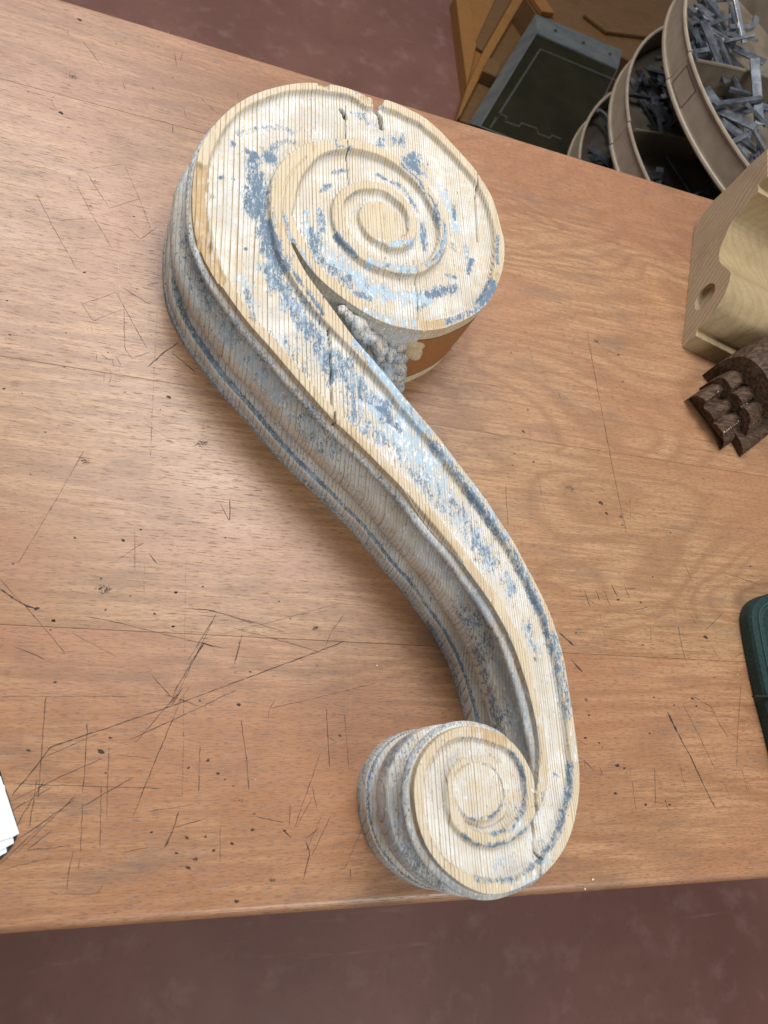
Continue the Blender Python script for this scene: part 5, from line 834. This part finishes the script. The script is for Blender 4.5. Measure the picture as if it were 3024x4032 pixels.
# ------------------------------------------------------------------ grey metal case with dark olive panel
co_, cx, cl_ = [np.array(p)/1000 for p in CASE_OUT]; d4 = cx+cl_-co_
ci_, ix, il = [np.array(p)/1000 for p in CASE_IN]; i4 = ix+il-ci_
zo, zi = -0.69, -0.63
mc = empty('metal_case', (1.0, 2.0, -0.79)); tag(mc, 'grey metal case with a dark olive lid panel behind the bench', 'case')
low = [(co_, 0)]
rings = [[(*p, -.79) for p in (co_, cx, d4, cl_)], [(*p, zo) for p in (co_, cx, d4, cl_)], [(*p, zi) for p in (ci_, ix, i4, il)]]
cc_ = (ci_+ix+i4+il)/4
ins_ = lambda p, k: p+(cc_-p)*k
rings += [[(*ins_(p, .012), zi+.0004) for p in (ci_, ix, i4, il)], [(*ins_(p, .02), zi-.006) for p in (ci_, ix, i4, il)]]
loft('frame', rings, M['grey'], mc, cap=True)
pan = [ins_(p, .021) for p in (ci_, ix, i4, il)]
link('panel', bm_mesh('panel', prism(pan, zi-.0055, zi-.0035)), M['olive'], mc)
def rod(name, P, z, w, h, mat, parent):
    P = np.array(P)/1000; V, F = [], []
    for i, p in enumerate(P):
        a = P[max(i-1, 0)]; b = P[min(i+1, len(P)-1)]; t = (b-a)/np.hypot(*(b-a)); nn = np.array([-t[1], t[0]])
        for s_, zz in ((-w, z), (-w*.6, z+h), (w*.6, z+h), (w, z)): V.append((*(p+nn*s_), zz))
    for i in range(len(P)-1):
        for k in range(3): F.append((i*4+k, i*4+k+1, i*4+5+k, i*4+4+k))
    return link(name, mesh_np(name, V, F), mat, parent)
rod('border_bead', CASE_LINE1, zi-.0035, .0035, .0015, M['line'], mc); rod('stepped_bead', CASE_LINE2, zi-.0035, .003, .0015, M['line'], mc)
for k in (.22, .55, .87):
    p = ((co_+ci_)/2)*(1-k)+((cx+ix)/2)*k; bm = bmesh.new(); bmesh.ops.create_uvsphere(bm, u_segments=10, v_segments=6, radius=.006, matrix=Matrix.Translation((*p, (zo+zi)/2)))
    link('screw', bm_mesh('screw', bm), M['black'], mc)

# ------------------------------------------------------------------ ochre wooden cabinet on the floor
cab = empty('wooden_frame', (0.72, 1.75, -0.85)); tag(cab, 'ochre wooden frame of boards lying on the red floor behind the bench', 'wooden frame')
for nm, z0, z1, mt in (('stile', -.849, -.80, 'ochre'), ('panel', -.849, -.806, 'ochre'), ('rail_dark', -.849, -.808, 'ochre_dark'), ('rail', -.849, -.798, 'ochre')):
    P = np.array(CABINET[nm])/1000
    link({'rail_dark': 'brown_rail'}.get(nm, nm), bm_mesh(nm, prism(P, z0, z1, .002, 1)), M[mt], cab)
P = np.array(CAB_FRONT)/1000; a, b, c_ = P
link('back_panel', bm_mesh('back_panel', prism(np.array([CABINET['stile'][0], CABINET['rail'][1], CABINET['rail'][2], CABINET['rail'][3], CABINET['stile'][4]])/1000, -.8495, -.822)), M['ochre'], cab)
bm = prism([a, b, c_, c_+np.array([.16, -.02]), b+np.array([.20, -.02]), a+np.array([.22, 0])], -.849, -.815, .002, 1); link('front_board', bm_mesh('front_board', bm), M['ochre_dark'], cab)
link('block', bm_mesh('block', prism(np.array(CAB_BLOCK)/1000, -.814, -.77, .003, 1)), M['ochre_dark'], cab)
sh_ = empty('storage_box', (1.3, 2.1, -0.85)); tag(sh_, 'yellow-brown wooden box with panelled side behind the metal case', 'box')
P = np.array(CAB_BACK)/1000
ce = P.mean(0)
link('side', bm_mesh('side', prism(P, -.849, -.72, .004, 1)), M['ochre_dark'], sh_)
for k0, k1, nm in ((.0, .07, 'edge_rail'),):
    a, b = P[0], P[3]
    q = [a+(b-a)*0, a+(b-a)*1, b+np.array([.05, .015]), a+np.array([.05, .015])]
    link(nm, bm_mesh(nm, prism(q, -.719, -.70, .002, 1)), M['ochre'], sh_)
a, b = P[0]+np.array([.22, .0]), P[3]+np.array([.26, .03])
q = [a, b, b+np.array([.30, .09]), a+np.array([.34, .12])]
link('raised_panel', bm_mesh('raised_panel', prism(q, -.719, -.705, .004, 2)), M['ochre_dark'], sh_)
